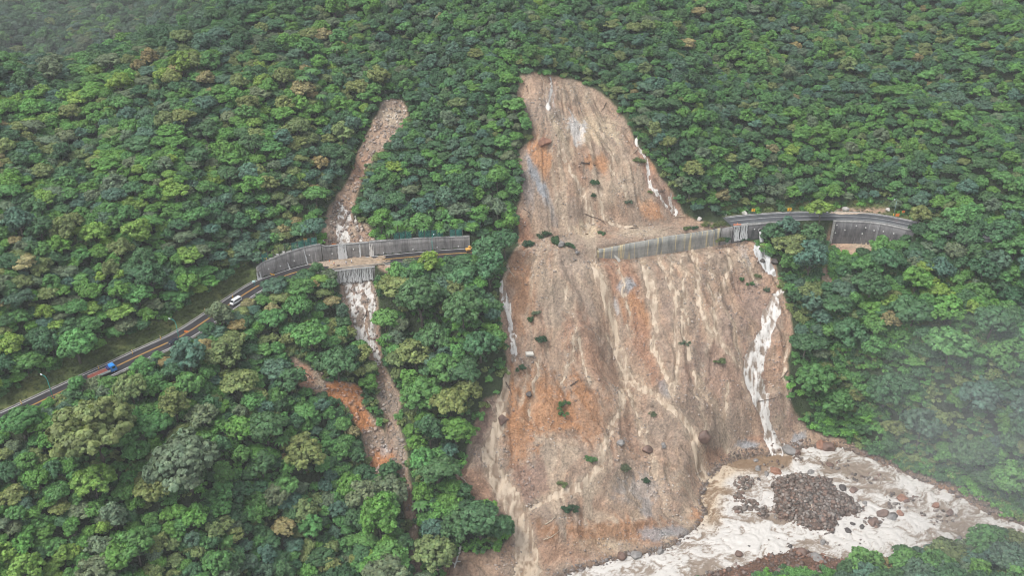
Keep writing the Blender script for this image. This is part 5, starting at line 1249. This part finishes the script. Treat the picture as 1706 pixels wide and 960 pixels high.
for a, b_, s, c, l_ in [(1292, 788, 2.6, 'rust', 'rust-brown boulder at the upper left corner of the island'), (1259, 768, 1.2, 'grey', 'small grey boulder in the calm water under the bank'), (1263, 782, 1.6, 'grey', 'pointed grey boulder above the rapids'), (1277, 791, 1.5, 'grey', 'round grey boulder just left of the island top'),
     (1264, 800, 1.0, 'dark', 'small dark boulder between rapids and island'), (1382, 776, 1.8, 'brown', 'flat brown boulder in the riffle above the island'), (1350, 789, 2.0, 'grey', 'long grey boulder on the upper edge of the island'), (1404, 815, 1.9, 'dark', 'dark boulder in the brown pool'), (1422, 818, 2.0, 'brown', 'olive-brown boulder right of the dark one in the pool'),
     (1441, 840, 1.4, 'grey', 'grey boulder off the right tip of the island'), (1502, 832, 2.2, 'rust', 'reddish boulder pair in the upstream rapids'), (1510, 836, 1.5, 'brown', 'brown boulder against the reddish upstream one'), (1558, 844, 1.9, 'rust', 'pinkish boulder near the far bank'), (1583, 856, 1.8, 'brown', 'brown boulder near the upstream bend'), (1470, 858, 2.6, 'brown', 'large brown boulder in the white water right of the island'),
     (1455, 873, 2.4, 'brown', 'square brown boulder below the grassy tuft'), (1486, 864, 2.0, 'grey', 'grey boulder beside the large brown one'), (1500, 857, 1.8, 'rust', 'rust boulder touching the grey one upstream'), (1420, 875, 1.3, 'dark', 'dark boulder in the foam under the island tip'), (1436, 880, 1.4, 'dark', 'second dark boulder in the foam under the island tip'), (1412, 886, 1.6, 'dark', 'flat dark boulder nearest the main current'),
     (1370, 905, 1.5, 'grey', 'grey boulder in the lower main current'), (1230, 925, 1.7, 'brown', 'round brown boulder near the lower shore'), (1335, 923, 2.8, 'brown', 'brown boulder at the near shore under the island'), (1360, 935, 3.0, 'grey', 'broad grey boulder on the near shore'), (1247, 912, 1.0, 'dark', 'small dark boulder in the lower foam'), (1316, 912, 1.1, 'dark', 'small dark boulder close to the near shore'),
     (1586, 912, 1.5, 'brown', 'brown boulder in front of the lower right trees'), (1598, 898, 1.3, 'grey', 'grey boulder where the river leaves the trees'), (1313, 752, 3.0, 'grey', 'big smooth grey boulder at the torrent mouth'), (1326, 756, 2.0, 'brown', 'brown boulder beside the smooth grey one'), (1380, 748, 3.6, 'brown', 'square brown boulder on the right bank'), (1368, 742, 3.0, 'rust', 'orange-brown boulder on the right bank')]:
    boulder(a, b_, s, c, l_, G1)
G2 = 'boulders on the slide'
for a, b_, s, c, l_ in [(881, 660, 2.0, 'dark', 'dark boulder lying on the orange slope'), (838, 703, 2.4, 'brown', 'rounded boulder in the tan torrent'), (935, 410, 2.3, 'grey', 'pale grey boulder beside the buried road'), (961, 422, 1.2, 'grey', 'small pale boulder below the buried road'), (907, 240, 2.8, 'rust', 'red-brown block near the left rim of the scar'),
     (1034, 741, 1.8, 'grey', 'egg-shaped stone in the lower slide'), (1105, 745, 1.7, 'grey', 'upright oval stone in the lower slide'), (1172, 732, 4.0, 'brown', 'flat broad boulder sunk in the lower right slope'), (1078, 752, 2.4, 'brown', 'brown boulder beside the oval stone'), (1165, 367, 1.5, 'pale', 'pale slab near the cut end of the right road'), (1100, 922, 1.8, 'grey', 'grey boulder at the water edge of the slide foot'), (1060, 928, 2.4, 'grey', 'grey boulder further down the slide foot'),
     (1035, 930, 2.0, 'brown', 'brown boulder lowest along the slide foot'), (1408, 351, 1.8, 'pale', 'white rock on the verge of the right bend'), (1479, 351, 1.2, 'pale', 'small white rock near the right street lamp'), (1240, 357, 1.5, 'pale', 'white block at the far edge of the right road'), (1208, 358, .9, 'pale', 'small white block near the cut road end'), (1290, 440, 1.8, 'dark', 'dark rock in the culvert waterfall'), (1270, 436, 1.6, 'dark', 'dark rock left of the culvert waterfall')]:
    boulder(a, b_, s, c, l_, G2, False)
# broken concrete
def slab(px_, py_, size, rot, label):
    P = hit(px_, py_); bm = bmesh.new(); box(bm, (0, 0, 0), size, bev=.08)
    for v in bm.verts: v.co += Vector((random.uniform(-.1, .1),) * 3)
    o = bm_obj('concrete_slab', bm, plain('broken_concrete', (.5, .48, .43), .8)); o.location = (P[0], P[1], P[2] + .5); o.rotation_euler = rot; tag(o, label, 'slab')
slab(1029, 434, (5.0, 1.4, .5), (R_(10), R_(52), R_(-25)), 'pale concrete slab leaning at the foot of the broken wall')
slab(882, 592, (3.2, 1.8, 1.0), (R_(15), R_(6), R_(10)), 'white concrete block on the left of the slide')
slab(1008, 424, (8.0, .6, .5), (0, R_(3), R_(8)), 'thin concrete beam lying against the broken wall')
# logs
m_log = plain('bleached_wood', (.40, .33, .25), .8, var=.3); m_dlog = plain('dark_wet_wood', (.09, .065, .05), .8)
def log(pxs, rad, label, mat=m_log, river_=False, br=2):
    pts = []
    for a, b_ in pxs:
        P = hit(a, b_); pts.append(Vector((P[0], P[1], P[2] + .35)))
    bm = bmesh.new(); n = len(pts)
    dense = []
    for i in range(n - 1):
        for k in range(4): dense.append(pts[i].lerp(pts[i + 1], k / 4) + Vector([random.uniform(-.1, .1) for _ in range(3)]))
    dense.append(pts[-1]); tube(bm, dense, [rad * (1 - .7 * i / len(dense)) for i in range(len(dense))], 7)
    for k in range(br):
        p = dense[int((len(dense) - 1) * min(.95, .4 + .18 * k))]; d = Vector((random.uniform(-1.5, 1.5), random.uniform(-1, 1), random.uniform(.3, 1.2)))
        tube(bm, [p, p + d * .6, p + d * 1.2], [rad * .5, rad * .35, rad * .15], 5)
    tag(bm_obj('fallen_log', bm, mat, smooth=True), label, 'log')
log([(1350, 838), (1353, 850), (1354, 866)], .3, 'bleached trunk lying on the rubble island')
log([(908, 878), (918, 870), (926, 864)], .28, 'pale log beside the lower mud stream')
log([(905, 905), (918, 897), (932, 888)], .22, 'thin pale log at the bottom of the slide')
log([(950, 645), (960, 638), (971, 630)], .35, 'dark fallen trunk above the lone green bush', m_dlog, br=4)
log([(757, 790), (770, 800), (784, 815)], .3, 'pale trunk on bare ground at the forest edge')
log([(768, 912), (763, 930), (757, 948)], .55, 'white bleached tree standing at the lower left corner of the slide', plain('white_wood', (.55, .54, .5), .8), br=4)
log([(975, 362), (1000, 368), (1010, 376)], .25, 'dark branch on the debris of the upper scar', m_dlog, br=3)
log([(968, 273), (980, 276), (992, 278)], .4, 'dark log lying across the middle of the scar', m_dlog, br=3)
log([(1575, 822), (1588, 832), (1596, 820)], .2, 'curved bleached branch on the right river bank')
log([(716, 948), (730, 952), (745, 944)], .3, 'pale log at the bottom edge beside the slide')
log([(1262, 672), (1290, 668), (1302, 660)], .16, 'thin dark branch across the white torrent', m_dlog)

RIM = [((872, 140), (880, 158)), ((900, 128), (906, 146)), ((1010, 172), (1000, 190)), ((1062, 250), (1046, 262)), ((1108, 318), (1092, 326)), ((1138, 362), (1118, 366)), ((872, 350), (886, 364)), ((846, 450), (858, 470)), ((842, 640), (852, 660)), ((812, 672), (822, 690)), ((1312, 620), (1300, 636)), ((1296, 470), (1282, 478)), ((632, 205), (626, 222)), ((566, 352), (556, 366)), ((612, 520), (602, 540)), ((636, 650), (650, 664)), ((505, 622), (520, 636)), ((1100, 385), (1122, 380)), ((900, 398), (922, 392)), ((1040, 392), (1060, 386))]
WHERE = ['at the top left rim of the scar', 'under the top rim of the scar', 'at the upper right rim of the scar', 'beside the white rill on the right rim', 'halfway down the right rim of the scar', 'at the lower right foot of the scar', 'at the lower left foot of the scar', 'at the left edge below the buried road', 'at the forest edge left of the orange slope', 'where the forest juts into the lower left slide', 'right of the long white torrent', 'at the head of the long white torrent',
         'at the top of the small left scar', 'at the foot of the small left scar', 'in the braided gully below the left road', 'in the grey rubble of the lower gully', 'on the orange branch scar', 'on the debris behind the broken wall', 'among the shrubs on the buried road', 'behind the left half of the broken wall']
for k_, ((a, b_), w_) in enumerate(zip(RIM, WHERE)):
    log([a, ((a[0] + b_[0]) / 2 + 2, (a[1] + b_[1]) / 2 - 1), b_], random.uniform(.16, .28), f'small uprooted {"pale" if k_ % 2 else "dark"} trunk {w_}', m_log if k_ % 2 else m_dlog, br=random.choice([2, 3]))
# ------------------------------------------------------------ street lamps
m_teal = plain('teal_painted_steel', (.03, .30, .25), .45, metal=.2); m_lampw = plain('lamp_head_white', (.65, .68, .68), .4); m_band = plain('yellow_band', (.7, .40, .04), .5)
def lamp(loc, h, rz, label, mat=m_teal):
    root = empty('street_lamp', loc, rz); tag(root, label, 'street lamp', 'street lamps along the mountain road')
    bm = bmesh.new(); tube(bm, [(0, 0, 0), (0, 0, h * .5), (0, 0, h * .86)], [.15, .12, .10], 8); box(bm, (0, 0, .12), (.5, .5, .25), bev=.03); bm_obj('pole', bm, mat, root, True)
    bm = bmesh.new(); tube(bm, [(0, 0, h * .85), (0, .25, h * .93), (0, .8, h * .985), (0, 1.7, h), (0, 2.5, h * 1.0)], [.10, .09, .08, .07, .06], 8); bm_obj('arm', bm, mat, root, True)
    bm = bmesh.new(); tube(bm, [(0, 2.3, h), (0, 2.6, h - .02), (0, 3.1, h - .05), (0, 3.4, h - .06)], [.10, .22, .22, .08], 8)
    for v in bm.verts: v.co.z = h + (v.co.z - h) * .6
    bm_obj('lamp_head', bm, m_lampw, root, True)
    bm = bmesh.new(); tube(bm, [(0, 0, .3), (0, 0, 1.5)], .165, 8); bm_obj('band', bm, m_band, root, True)
def lamp_at(px_, py_, h, rz, label, mat=m_teal):
    P = on_road(px_, py_); lamp(P, h, rz, label, mat)
lamp_at(90, 668, 10.0, rdir(90) + .25, 'leftmost teal street lamp, its foot hidden by a tree')
lamp_at(300, 571, 9.8, rdir(300) + .25, 'teal street lamp beside the dark car')
lamp_at(721, 429, 9.6, rdir(721) - .35, 'teal street lamp in front of the long grey wall')
lamp_at(1488, 361, 9.4, rdir(1488) + 2.9, 'slim pale street lamp behind the right bend', plain('grey_green_steel', (.22, .32, .30), .5, metal=.3))

# ------------------------------------------------------------ vehicles
m_tyre = plain('tyre_rubber', (.02, .02, .02), .8); m_glass = plain('vehicle_glass', (.02, .025, .03), .12, spec=.8); m_rim = plain('wheel_rim', (.3, .3, .3), .4, metal=.7); m_lightw = plain('headlight_glass', (.75, .75, .72), .2); m_tail = plain('tail_light_red', (.5, .02, .02), .3)
def wheels(root, xs, w, r):
    for x in xs:
        for s in (-1, 1):
            bm = bmesh.new(); tube(bm, [(x, s * w - s * .13, r), (x, s * w + s * .13, r)], r, 16); wh_ = bm_obj('wheel', bm, m_tyre, root)
            bm = bmesh.new(); tube(bm, [(x, s * w + s * .10, r), (x, s * w + s * .15, r)], r * .55, 12); bm_obj('rim', bm, m_rim, wh_)
def car(loc, rz, L, W, H, col, label, kind='car'):
    root = empty('car' if kind == 'car' else 'van', loc, rz); tag(root, label, kind)
    mp = plain('car_paint', col, .25, spec=.6, var=.04)
    bm = bmesh.new()
    if kind == 'car': prof = [(-L / 2, .35), (-L / 2, .85), (-L / 2 + .15, .95), (-L * .30, 1.0), (-L * .18, H * .93), (-.05, H), (L * .12, H * .97), (L * .27, 1.0), (L / 2 - .25, .85), (L / 2, .7), (L / 2, .35)]
    else: prof = [(-L / 2, .35), (-L / 2, 1.1), (-L / 2 + .12, H * .95), (-L / 2 + .4, H), (L * .22, H), (L * .33, H * .93), (L * .44, 1.15), (L / 2 - .05, 1.0), (L / 2, .6), (L / 2, .35)]
    A = []
    for s in (-1, 1):
        A.append([bm.verts.new((x, s * (W / 2 if z < 1.0 else W / 2 * .88), z)) for x, z in prof])
    n = len(prof); bm.faces.new(A[0]); bm.faces.new(A[1][::-1])
    for i in range(n): bm.faces.new((A[0][i], A[1][i], A[1][(i + 1) % n], A[0][(i + 1) % n]))
    bmesh.ops.recalc_face_normals(bm, faces=bm.faces[:]); bmesh.ops.bevel(bm, geom=bm.edges[:], offset=.06, segments=2, affect='EDGES'); bm_obj('body', bm, mp, root)
    def pane(nm, pts):
        bm = bmesh.new(); vs = [bm.verts.new(p) for p in pts]; f = bm.faces.new(vs); r = bmesh.ops.extrude_face_region(bm, geom=[f]); nrm_ = f.normal.copy(); f.normal_update()
        for v in r['geom']:
            if isinstance(v, bmesh.types.BMVert): v.co += f.normal * .02
        bm_obj(nm, bm, m_glass, root)
    if kind == 'car':
        pane('windscreen', [(L * .13, -W * .40, H * .955 + .02), (L * .13, W * .40, H * .955 + .02), (L * .265, W * .43, 1.05), (L * .265, -W * .43, 1.05)])
        pane('rear_window', [(-L * .195, -W * .40, H * .90 + .03), (-L * .195, W * .40, H * .90 + .03), (-L * .295, W * .42, 1.05), (-L * .295, -W * .42, 1.05)])
        for s in (-1, 1): pane('side_window', [(-L * .25, s * (W / 2 + .0), 1.03), (-L * .15, s * (W * .45), H * .9), (L * .11, s * (W * .45), H * .93), (L * .24, s * (W / 2 + .0), 1.03)])
    else:
        pane('windscreen', [(L * .335, -W * .38, H * .92), (L * .335, W * .38, H * .92), (L * .435, W * .43, 1.22), (L * .435, -W * .43, 1.22)])
        for s in (-1, 1): pane('side_window', [(-L * .42, s * (W / 2 - .05), 1.2), (-L * .42, s * (W * .45), H * .86), (L * .25, s * (W * .45), H * .86), (L * .36, s * (W / 2 - .05), 1.2)])
    for s in (-1, 1):
        bm = bmesh.new(); box(bm, (L / 2 - .02, s * W * .36, .72), (.12, .34, .2), bev=.03); bm_obj('headlight', bm, m_lightw, root)
        bm = bmesh.new(); box(bm, (-L / 2 + .02, s * W * .38, .8), (.1, .28, .22), bev=.03); bm_obj('tail_light', bm, m_tail, root)
    wheels(root, (-L * .3, L * .31), W / 2 - .08, .33)
def lane(px_, s, dz=.08): return rpt(px_, s, dz)
car(lane(288, -2.1), rdir(288) + math.pi, 4.9, 1.9, 1.5, (.02, .025, .04), 'dark blue car half hidden beside the second lamp')
car(lane(388, -1.6), rdir(388) + math.pi, 5.0, 1.9, 2.05, (.78, .79, .8), 'white van heading down the left road', 'van')
car(lane(454, -2.6), rdir(454) + math.pi, 4.4, 1.8, 1.5, (.7, .7, .7), 'white car under the trees below the dark wall')
# flatbed truck
tk = empty('flatbed_truck', lane(167, -1.9), rdir(167)); tag(tk, 'blue truck with a long rust-red load bed', 'truck')
m_blue = plain('blue_truck_paint', (.03, .22, .62), .3, spec=.6, var=.08); m_bed = plain('rusty_load_bed', (.16, .045, .03), .75, var=.3, scale=1.5); m_navy = plain('dark_blue_tarpaulin', (.03, .03, .12), .7); m_grey = plain('chassis_grey', (.12, .12, .12), .6)
bm = bmesh.new(); prof = [(2.9, .7), (2.9, 2.9), (3.2, 3.15), (4.6, 3.1), (5.0, 2.1), (5.1, 1.3), (5.1, .7)]; A = []
for s in (-1, 1): A.append([bm.verts.new((x, s * 1.22, z)) for x, z in prof])
bm.faces.new(A[0]); bm.faces.new(A[1][::-1])
for i in range(len(prof)): bm.faces.new((A[0][i], A[1][i], A[1][(i + 1) % len(prof)], A[0][(i + 1) % len(prof)]))
bmesh.ops.recalc_face_normals(bm, faces=bm.faces[:]); bmesh.ops.bevel(bm, geom=bm.edges[:], offset=.08, segments=2, affect='EDGES'); cab = bm_obj('cab', bm, m_blue, tk)
bm = bmesh.new(); vs = [bm.verts.new(p) for p in ((4.72, -1.05, 2.95), (4.72, 1.05, 2.95), (5.04, 1.08, 2.1), (5.04, -1.08, 2.1))]; bm.faces.new(vs); bm_obj('windscreen', bm, m_glass, cab)
for s in (-1, 1):
    bm = bmesh.new(); box(bm, (4.0, s * 1.235, 2.35), (1.1, .03, .75), bev=.01); bm_obj('side_window', bm, m_glass, cab)
    bm = bmesh.new(); box(bm, (5.0, s * 1.45, 2.3), (.12, .25, .5), bev=.03); bm_obj('mirror', bm, m_grey, cab)
    bm = bmesh.new(); box(bm, (5.12, s * .85, 1.0), (.08, .36, .22), bev=.02); bm_obj('headlight', bm, m_lightw, cab)
bm = bmesh.new(); box(bm, (-1.0, 0, 1.1), (7.4, 2.4, .2), bev=.03); bed = bm_obj('load_bed', bm, m_bed, tk)
for s in (-1, 1):
    bm = bmesh.new(); box(bm, (-1.0, s * 1.22, 1.55), (7.4, .08, .8), bev=.02); bm_obj('side_board', bm, m_lampw, bed)
    bm = bmesh.new()
bm = bmesh.new(); box(bm, (-4.7, 0, 1.55), (.08, 2.4, .8), bev=.02); bm_obj('tailgate', bm, m_bed, bed)
bm = bmesh.new(); bmesh.ops.create_grid(bm, x_segments=24, y_segments=8, size=1)
for v in bm.verts: v.co = Vector((v.co.x * 3.3 - 1.4, v.co.y * 1.12, 1.75 + .35 * float(fbm(v.co.x * 3 + 5, v.co.y * 3, 7, 3))))
bm_obj('load', bm, m_bed, tk, True)
bm = bmesh.new(); box(bm, (2.35, 0, 1.9), (.7, 2.3, 1.5), bev=.1); bm_obj('tarpaulin', bm, m_navy, tk)
bm = bmesh.new(); box(bm, (0, 0, .8), (9.4, .9, .3), bev=.03); bm_obj('chassis', bm, m_grey, tk)
wheels(tk, (-3.6, -2.5, 3.9), 1.05, .5)
# excavator at the cut end of the road
ex = empty('excavator', rpt(781, 1.0, .08), rdir(781) + .3); tag(ex, 'small yellow excavator with a white bucket arm at the road end', 'excavator'); ex.scale = (.85,) * 3
m_exy = plain('excavator_yellow', (.62, .36, .10), .5, var=.2)
for s in (-1, 1):
    bm = bmesh.new(); box(bm, (0, s * .95, .4), (3.2, .5, .75), bev=.3); bm_obj('track', bm, m_tyre, ex)
bm = bmesh.new(); box(bm, (-.5, 0, 1.35), (2.4, 2.1, .9), bev=.15); bm_obj('engine_housing', bm, m_exy, ex)
bm = bmesh.new(); box(bm, (.45, .5, 2.0), (1.1, .95, 1.5), bev=.1); cb = bm_obj('cab', bm, m_exy, ex)
bm = bmesh.new(); box(bm, (1.01, .5, 2.15), (.03, .8, .9)); bm_obj('windscreen', bm, m_glass, cb)
bm = bmesh.new(); tube(bm, [(.8, -.3, 1.5), (2.2, -.3, 3.2), (3.4, -.3, 3.5)], [.22, .2, .16], 6); bo = bm_obj('boom', bm, m_exy, ex)
bm = bmesh.new(); tube(bm, [(3.4, -.3, 3.5), (3.9, -.3, 3.2), (3.6, -.3, 1.8)], [.16, .2, .14], 6); bm_obj('arm', bm, m_lampw, ex)
bm = bmesh.new(); box(bm, (3.45, -.3, 1.5), (.6, .9, .7), bev=.15); bm_obj('bucket', bm, m_grey, ex)

# ------------------------------------------------------------ signs, posts, cones
m_sy = plain('sign_yellow', (.80, .42, .03), .5, var=.1); m_so = plain('sign_orange', (.75, .22, .05), .5); m_sw = plain('sign_white', (.75, .73, .70), .5); m_blk = plain('sign_black', (.02, .02, .02), .6)
def sign(px_, py_, label, w=1.6, h=1.5, ph=1.4, mat=m_sy, chev=True, name='warning_sign', off=0.0):
    P = on_road(px_, py_); s, z, _ = road_sd(P[:1], P[1:2]); P[2] = max(zs(P[0], P[1]), z[0] if abs(s[0]) < RW else -99)
    root = empty(name, P, 0); tag(root, label, 'sign')
    for x in (-w * .3, w * .3):
        bm = bmesh.new(); tube(bm, [(x, 0, -.2), (x, 0, ph + h * .5)], .06, 6); bm_obj('post', bm, m_grey, root)
    bm = bmesh.new(); box(bm, (0, -.08, ph + h / 2), (w, .06, h), bev=.02); bd = bm_obj('board', bm, mat, root)
    if chev:
        bm = bmesh.new()
        for sx in (-1, 1):
            vs = [(sx * w * .02 - w * .18 + (w * .3 if False else 0), h * .4 * sx), (w * .12, 0), (w * .30, 0), (0 + sx * w * .02, h * .4 * sx)]
            f = [bm.verts.new((x, -.118, ph + h / 2 + z)) for x, z in vs]; bm.faces.new(f)
        bm_obj('chevron', bm, m_blk, bd)
sign(1254, 357, 'yellow chevron sign on the verge near the cut road', mat=m_sy)
sign(1314, 356, 'yellow chevron sign right of the first on the same verge', w=1.9)
sign(1494, 363, 'orange board sign beside the slim lamp', w=1.7, h=1.4, ph=.8, mat=m_so, chev=False)
sign(1503, 362, 'orange sign behind the board at the right bend', w=1.3, h=1.1, ph=2.2, mat=m_so)
sign(446, 458, 'yellow sign at the left end of the dark wall', w=1.5, h=2.0, ph=1.2)
sign(513, 433, 'yellow sign halfway along the dark wall', w=1.6, h=1.6, ph=1.2)
sign(312, 560, 'small orange sign board below the road near the lamp', w=1.5, h=.9, ph=1.6, mat=m_so, chev=False)
sign(559, 428, 'orange barrier board below the small cascade', w=2.0, h=.7, ph=.6, mat=m_so, chev=False, name='barrier_board')
for a, b_, l_ in ((454, 456, 'first small white marker board along the dark wall'), (466, 451, 'second small white marker board from the left'), (477, 447, 'third small white marker board from the left'), (500, 439, 'small white marker board right of the short jet'), (525, 432, 'pale marker board right of the yellow sign'), (541, 428, 'white marker board at the start of the pale wall')):
    sign(a, b_, l_, w=1.1, h=.6, ph=.7, mat=m_sw, chev=False, name='marker_board')
# fallen yellow barrier
P = on_road(454, 459); bm = bmesh.new(); box(bm, (0, 0, .5), (1.8, .12, .35), Matrix.Rotation(R_(20), 4, 'Y'), bev=.02); box(bm, (-.5, 0, .6), (.12, .12, 1.3), Matrix.Rotation(R_(-30), 4, 'Y')); box(bm, (.5, 0, .45), (.12, .12, 1.1), Matrix.Rotation(R_(35), 4, 'Y'))
o = bm_obj('road_barrier', bm, m_sy); o.location = P; tag(o, 'knocked-over yellow barrier at the wall foot', 'barrier')
POSTS = [(36, 674), (165, 616), (221, 590), (268, 566), (342, 521), (388, 497)]
for k, (a, b_) in enumerate(POSTS):
    P = on_road(a, b_); P[2] = zs(P[0], P[1]); root = empty('marker_post', P); tag(root, ['thin yellow marker post at the far left of the verge', 'thin yellow marker post behind the blue truck', 'yellow marker post right of the blue truck', 'yellow marker post above the dark car', 'yellow marker post between lamp and white van', 'yellow marker post above the white van'][k], 'marker post', 'yellow marker posts along the verge')
    bm = bmesh.new(); tube(bm, [(0, 0, -.1), (0, 0, 2.0)], [.13, .11], 8); bm_obj('shaft', bm, m_band, root)
    bm = bmesh.new(); tube(bm, [(0, 0, 1.6), (0, 0, 1.85)], .135, 8); bm_obj('reflector', bm, m_sw, root)
for a, b_, l_ in ((538, 434, 'orange cone beside the mud on the road'), (549, 436, 'orange cone nearer the three people'), (1216, 371, 'orange cone at the cut road end'), (1222, 370, 'orange cone next to the white falls')):
    P = on_road(a, b_) if a < 1000 else rpt(a, -RW + .6, .02); root = empty('traffic_cone', P); tag(root, l_, 'cone', 'traffic cones')
    bm = bmesh.new(); tube(bm, [(0, 0, .05), (0, 0, .9)], [.26, .05], 10); bm_obj('cone_body', bm, m_so, root)
    bm = bmesh.new(); box(bm, (0, 0, .04), (.7, .7, .08)); bm_obj('base', bm, m_blk, root)
# round traffic mirror
P = on_road(424, 476); root = empty('traffic_mirror', P); tag(root, 'round pale teal roadside mirror below the grass verge', 'mirror')
bm = bmesh.new(); tube(bm, [(0, 0, 0), (0, 0, 1.6)], .09, 8); bm_obj('post', bm, m_teal, root)
bm = bmesh.new(); bmesh.ops.create_uvsphere(bm, u_segments=16, v_segments=8, radius=.8, matrix=Matrix.Translation((0, 0, 1.8)) @ Matrix.Diagonal((1, .35, .8, 1))); bm_obj('mirror_disc', bm, plain('pale_teal_mirror', (.45, .62, .62), .25), root, True)
# orange rubble chute at the cut end
bm = bmesh.new(); P = rpt(1220, -RW - .6, .5); box(bm, P, (3.4, .5, .9), Matrix.Rotation(.15, 4, 'Z'), bev=.08)
tag(bm_obj('barrier_block', bm, plain('salmon_barrier', (.55, .22, .14), .6, var=.25)), 'salmon-red barrier block above the white falls', 'barrier')

# ------------------------------------------------------------ people
def person(px_, py_, rz, top, bottom, label, helmet, stride=.12):
    P = on_road(px_, py_); 
    root = bpy.data.objects.new('person', bpy.data.meshes.new('person')); COL.objects.link(root)
    J = [((0, 0, .93), .15), ((0, 0, 1.15), .155), ((0, 0, 1.36), .17), ((0, 0, 1.48), .065), ((0, 0, 1.56), .075), ((0, .01, 1.66), .105), ((0, .01, 1.74), .075),
         ((-.19, 0, 1.40), .07), ((-.25, .02, 1.14), .052), ((-.24, .12, .92), .04), ((-.24, .17, .84), .045), ((.19, 0, 1.40), .07), ((.26, -.02, 1.14), .052), ((.27, .05, .90), .04), ((.27, .08, .82), .045),
         ((-.10, 0, .86), .10), ((-.11, stride, .48), .07), ((-.11, stride * .7, .09), .05), ((-.11, stride * .7 + .15, .05), .045), ((.10, 0, .86), .10), ((.11, -stride * .5, .48), .07), ((.11, -stride, .09), .05), ((.11, -stride + .15, .05), .045)]
    E = [(0, 1), (1, 2), (2, 3), (3, 4), (4, 5), (5, 6), (2, 7), (7, 8), (8, 9), (9, 10), (2, 11), (11, 12), (12, 13), (13, 14), (0, 15), (15, 16), (16, 17), (17, 18), (0, 19), (19, 20), (20, 21), (21, 22)]
    me = root.data; me.from_pydata([j[0] for j in J], E, []); me.update()
    sk = root.modifiers.new('s', 'SKIN'); root.modifiers.new('d', 'SUBSURF').levels = 1
    if not me.skin_vertices: bpy.context.view_layer.update()
    if not me.skin_vertices:
        bm0 = bmesh.new(); bm0.from_mesh(me); bm0.verts.layers.skin.verify(); bm0.to_mesh(me); bm0.free()
    for i, v in enumerate(me.skin_vertices[0].data): v.radius = (J[i][1], J[i][1]); v.use_root = (i == 0)
    dg = bpy.context.evaluated_depsgraph_get(); ev = bpy.data.meshes.new_from_object(root.evaluated_get(dg)); root.modifiers.clear(); root.data = ev
    ev.materials.clear()
    for m in (plain('jacket', top, .8), plain('trousers', bottom, .8), plain('skin', (.5, .32, .24), .6)): ev.materials.append(m)
    for f in ev.polygons: z = f.center.z; f.material_index = 2 if (z > 1.5 or (z < .90 and abs(f.center.x) > .19 and z > .74)) else (0 if z > .92 else 1)
    root.location = P; root.location.z += .07; root.rotation_euler.z = rz; tag(root, label, 'person')
    bm = bmesh.new(); bmesh.ops.create_uvsphere(bm, u_segments=12, v_segments=8, radius=.135, matrix=Matrix.Translation((0, .01, 1.73)) @ Matrix.Diagonal((1, 1.1, .8, 1))); bm_obj('helmet', bm, plain('helmet', helmet, .4), root, True)
person(577, 441, .4, (.75, .76, .78), (.08, .09, .14), 'person in white jacket standing left on the muddy road', (.8, .8, .8))
person(586, 439.5, -.6, (.72, .73, .76), (.10, .10, .12), 'person in white jacket standing right on the muddy road', (.8, .8, .75))
person(557, 443, 1.0, (.62, .22, .14), (.12, .11, .12), 'person in orange-red jacket at the road edge', (.8, .6, .1))

# ------------------------------------------------------------ air
def vol(name, dens, col=(.93, .96, 1.0)):
    m = bpy.data.materials.new(name); m.use_nodes = True; nt = m.node_tree; nt.nodes.clear(); o = nt.nodes.new('ShaderNodeOutputMaterial'); v = nt.nodes.new('ShaderNodeVolumePrincipled')
    v.inputs['Density'].default_value = dens; v.inputs['Color'].default_value = (*col, 1); v.inputs['Anisotropy'].default_value = 0.0; nt.links.new(v.outputs[0], o.inputs['Volume']); return m
bm = bmesh.new(); zt = 290.0; zb = -120.0; box(bm, (0, 250, (zt + zb) / 2), (1900, 1500, zt - zb)); tag(bm_obj('haze', bm, vol('haze_air', HAZE_D)), 'thin mist in the mountain air', kind='stuff')
def puff(px_, py_, t, r, dens, label):
    P = CAM + t * ray(px_, py_); bm = bmesh.new(); bmesh.ops.create_uvsphere(bm, u_segments=32, v_segments=16, radius=1.0)
    o = bm_obj('mist', bm, vol('mist_air', dens), smooth=True); o.location = P; o.scale = r; tag(o, label, kind='stuff')
puff(1640, 790, 262, (40, 26, 26), .0011, 'thin white mist drifting over the lower right trees')
puff(1720, 680, 280, (50, 34, 34), .0011, 'thin white mist over the right forest')
puff(1600, 640, 285, (36, 30, 26), .0008, 'faint mist wisp over the right forest')
puff(1620, 860, 255, (50, 30, 24), .0010, 'faint mist over the upstream end of the river')
puff(60, 20, 560, (230, 80, 60), .00015, 'pale haze in the valley behind the upper left ridge')
puff(1690, -60, 520, (120, 50, 30), .0018, 'mist touching the upper right forest')
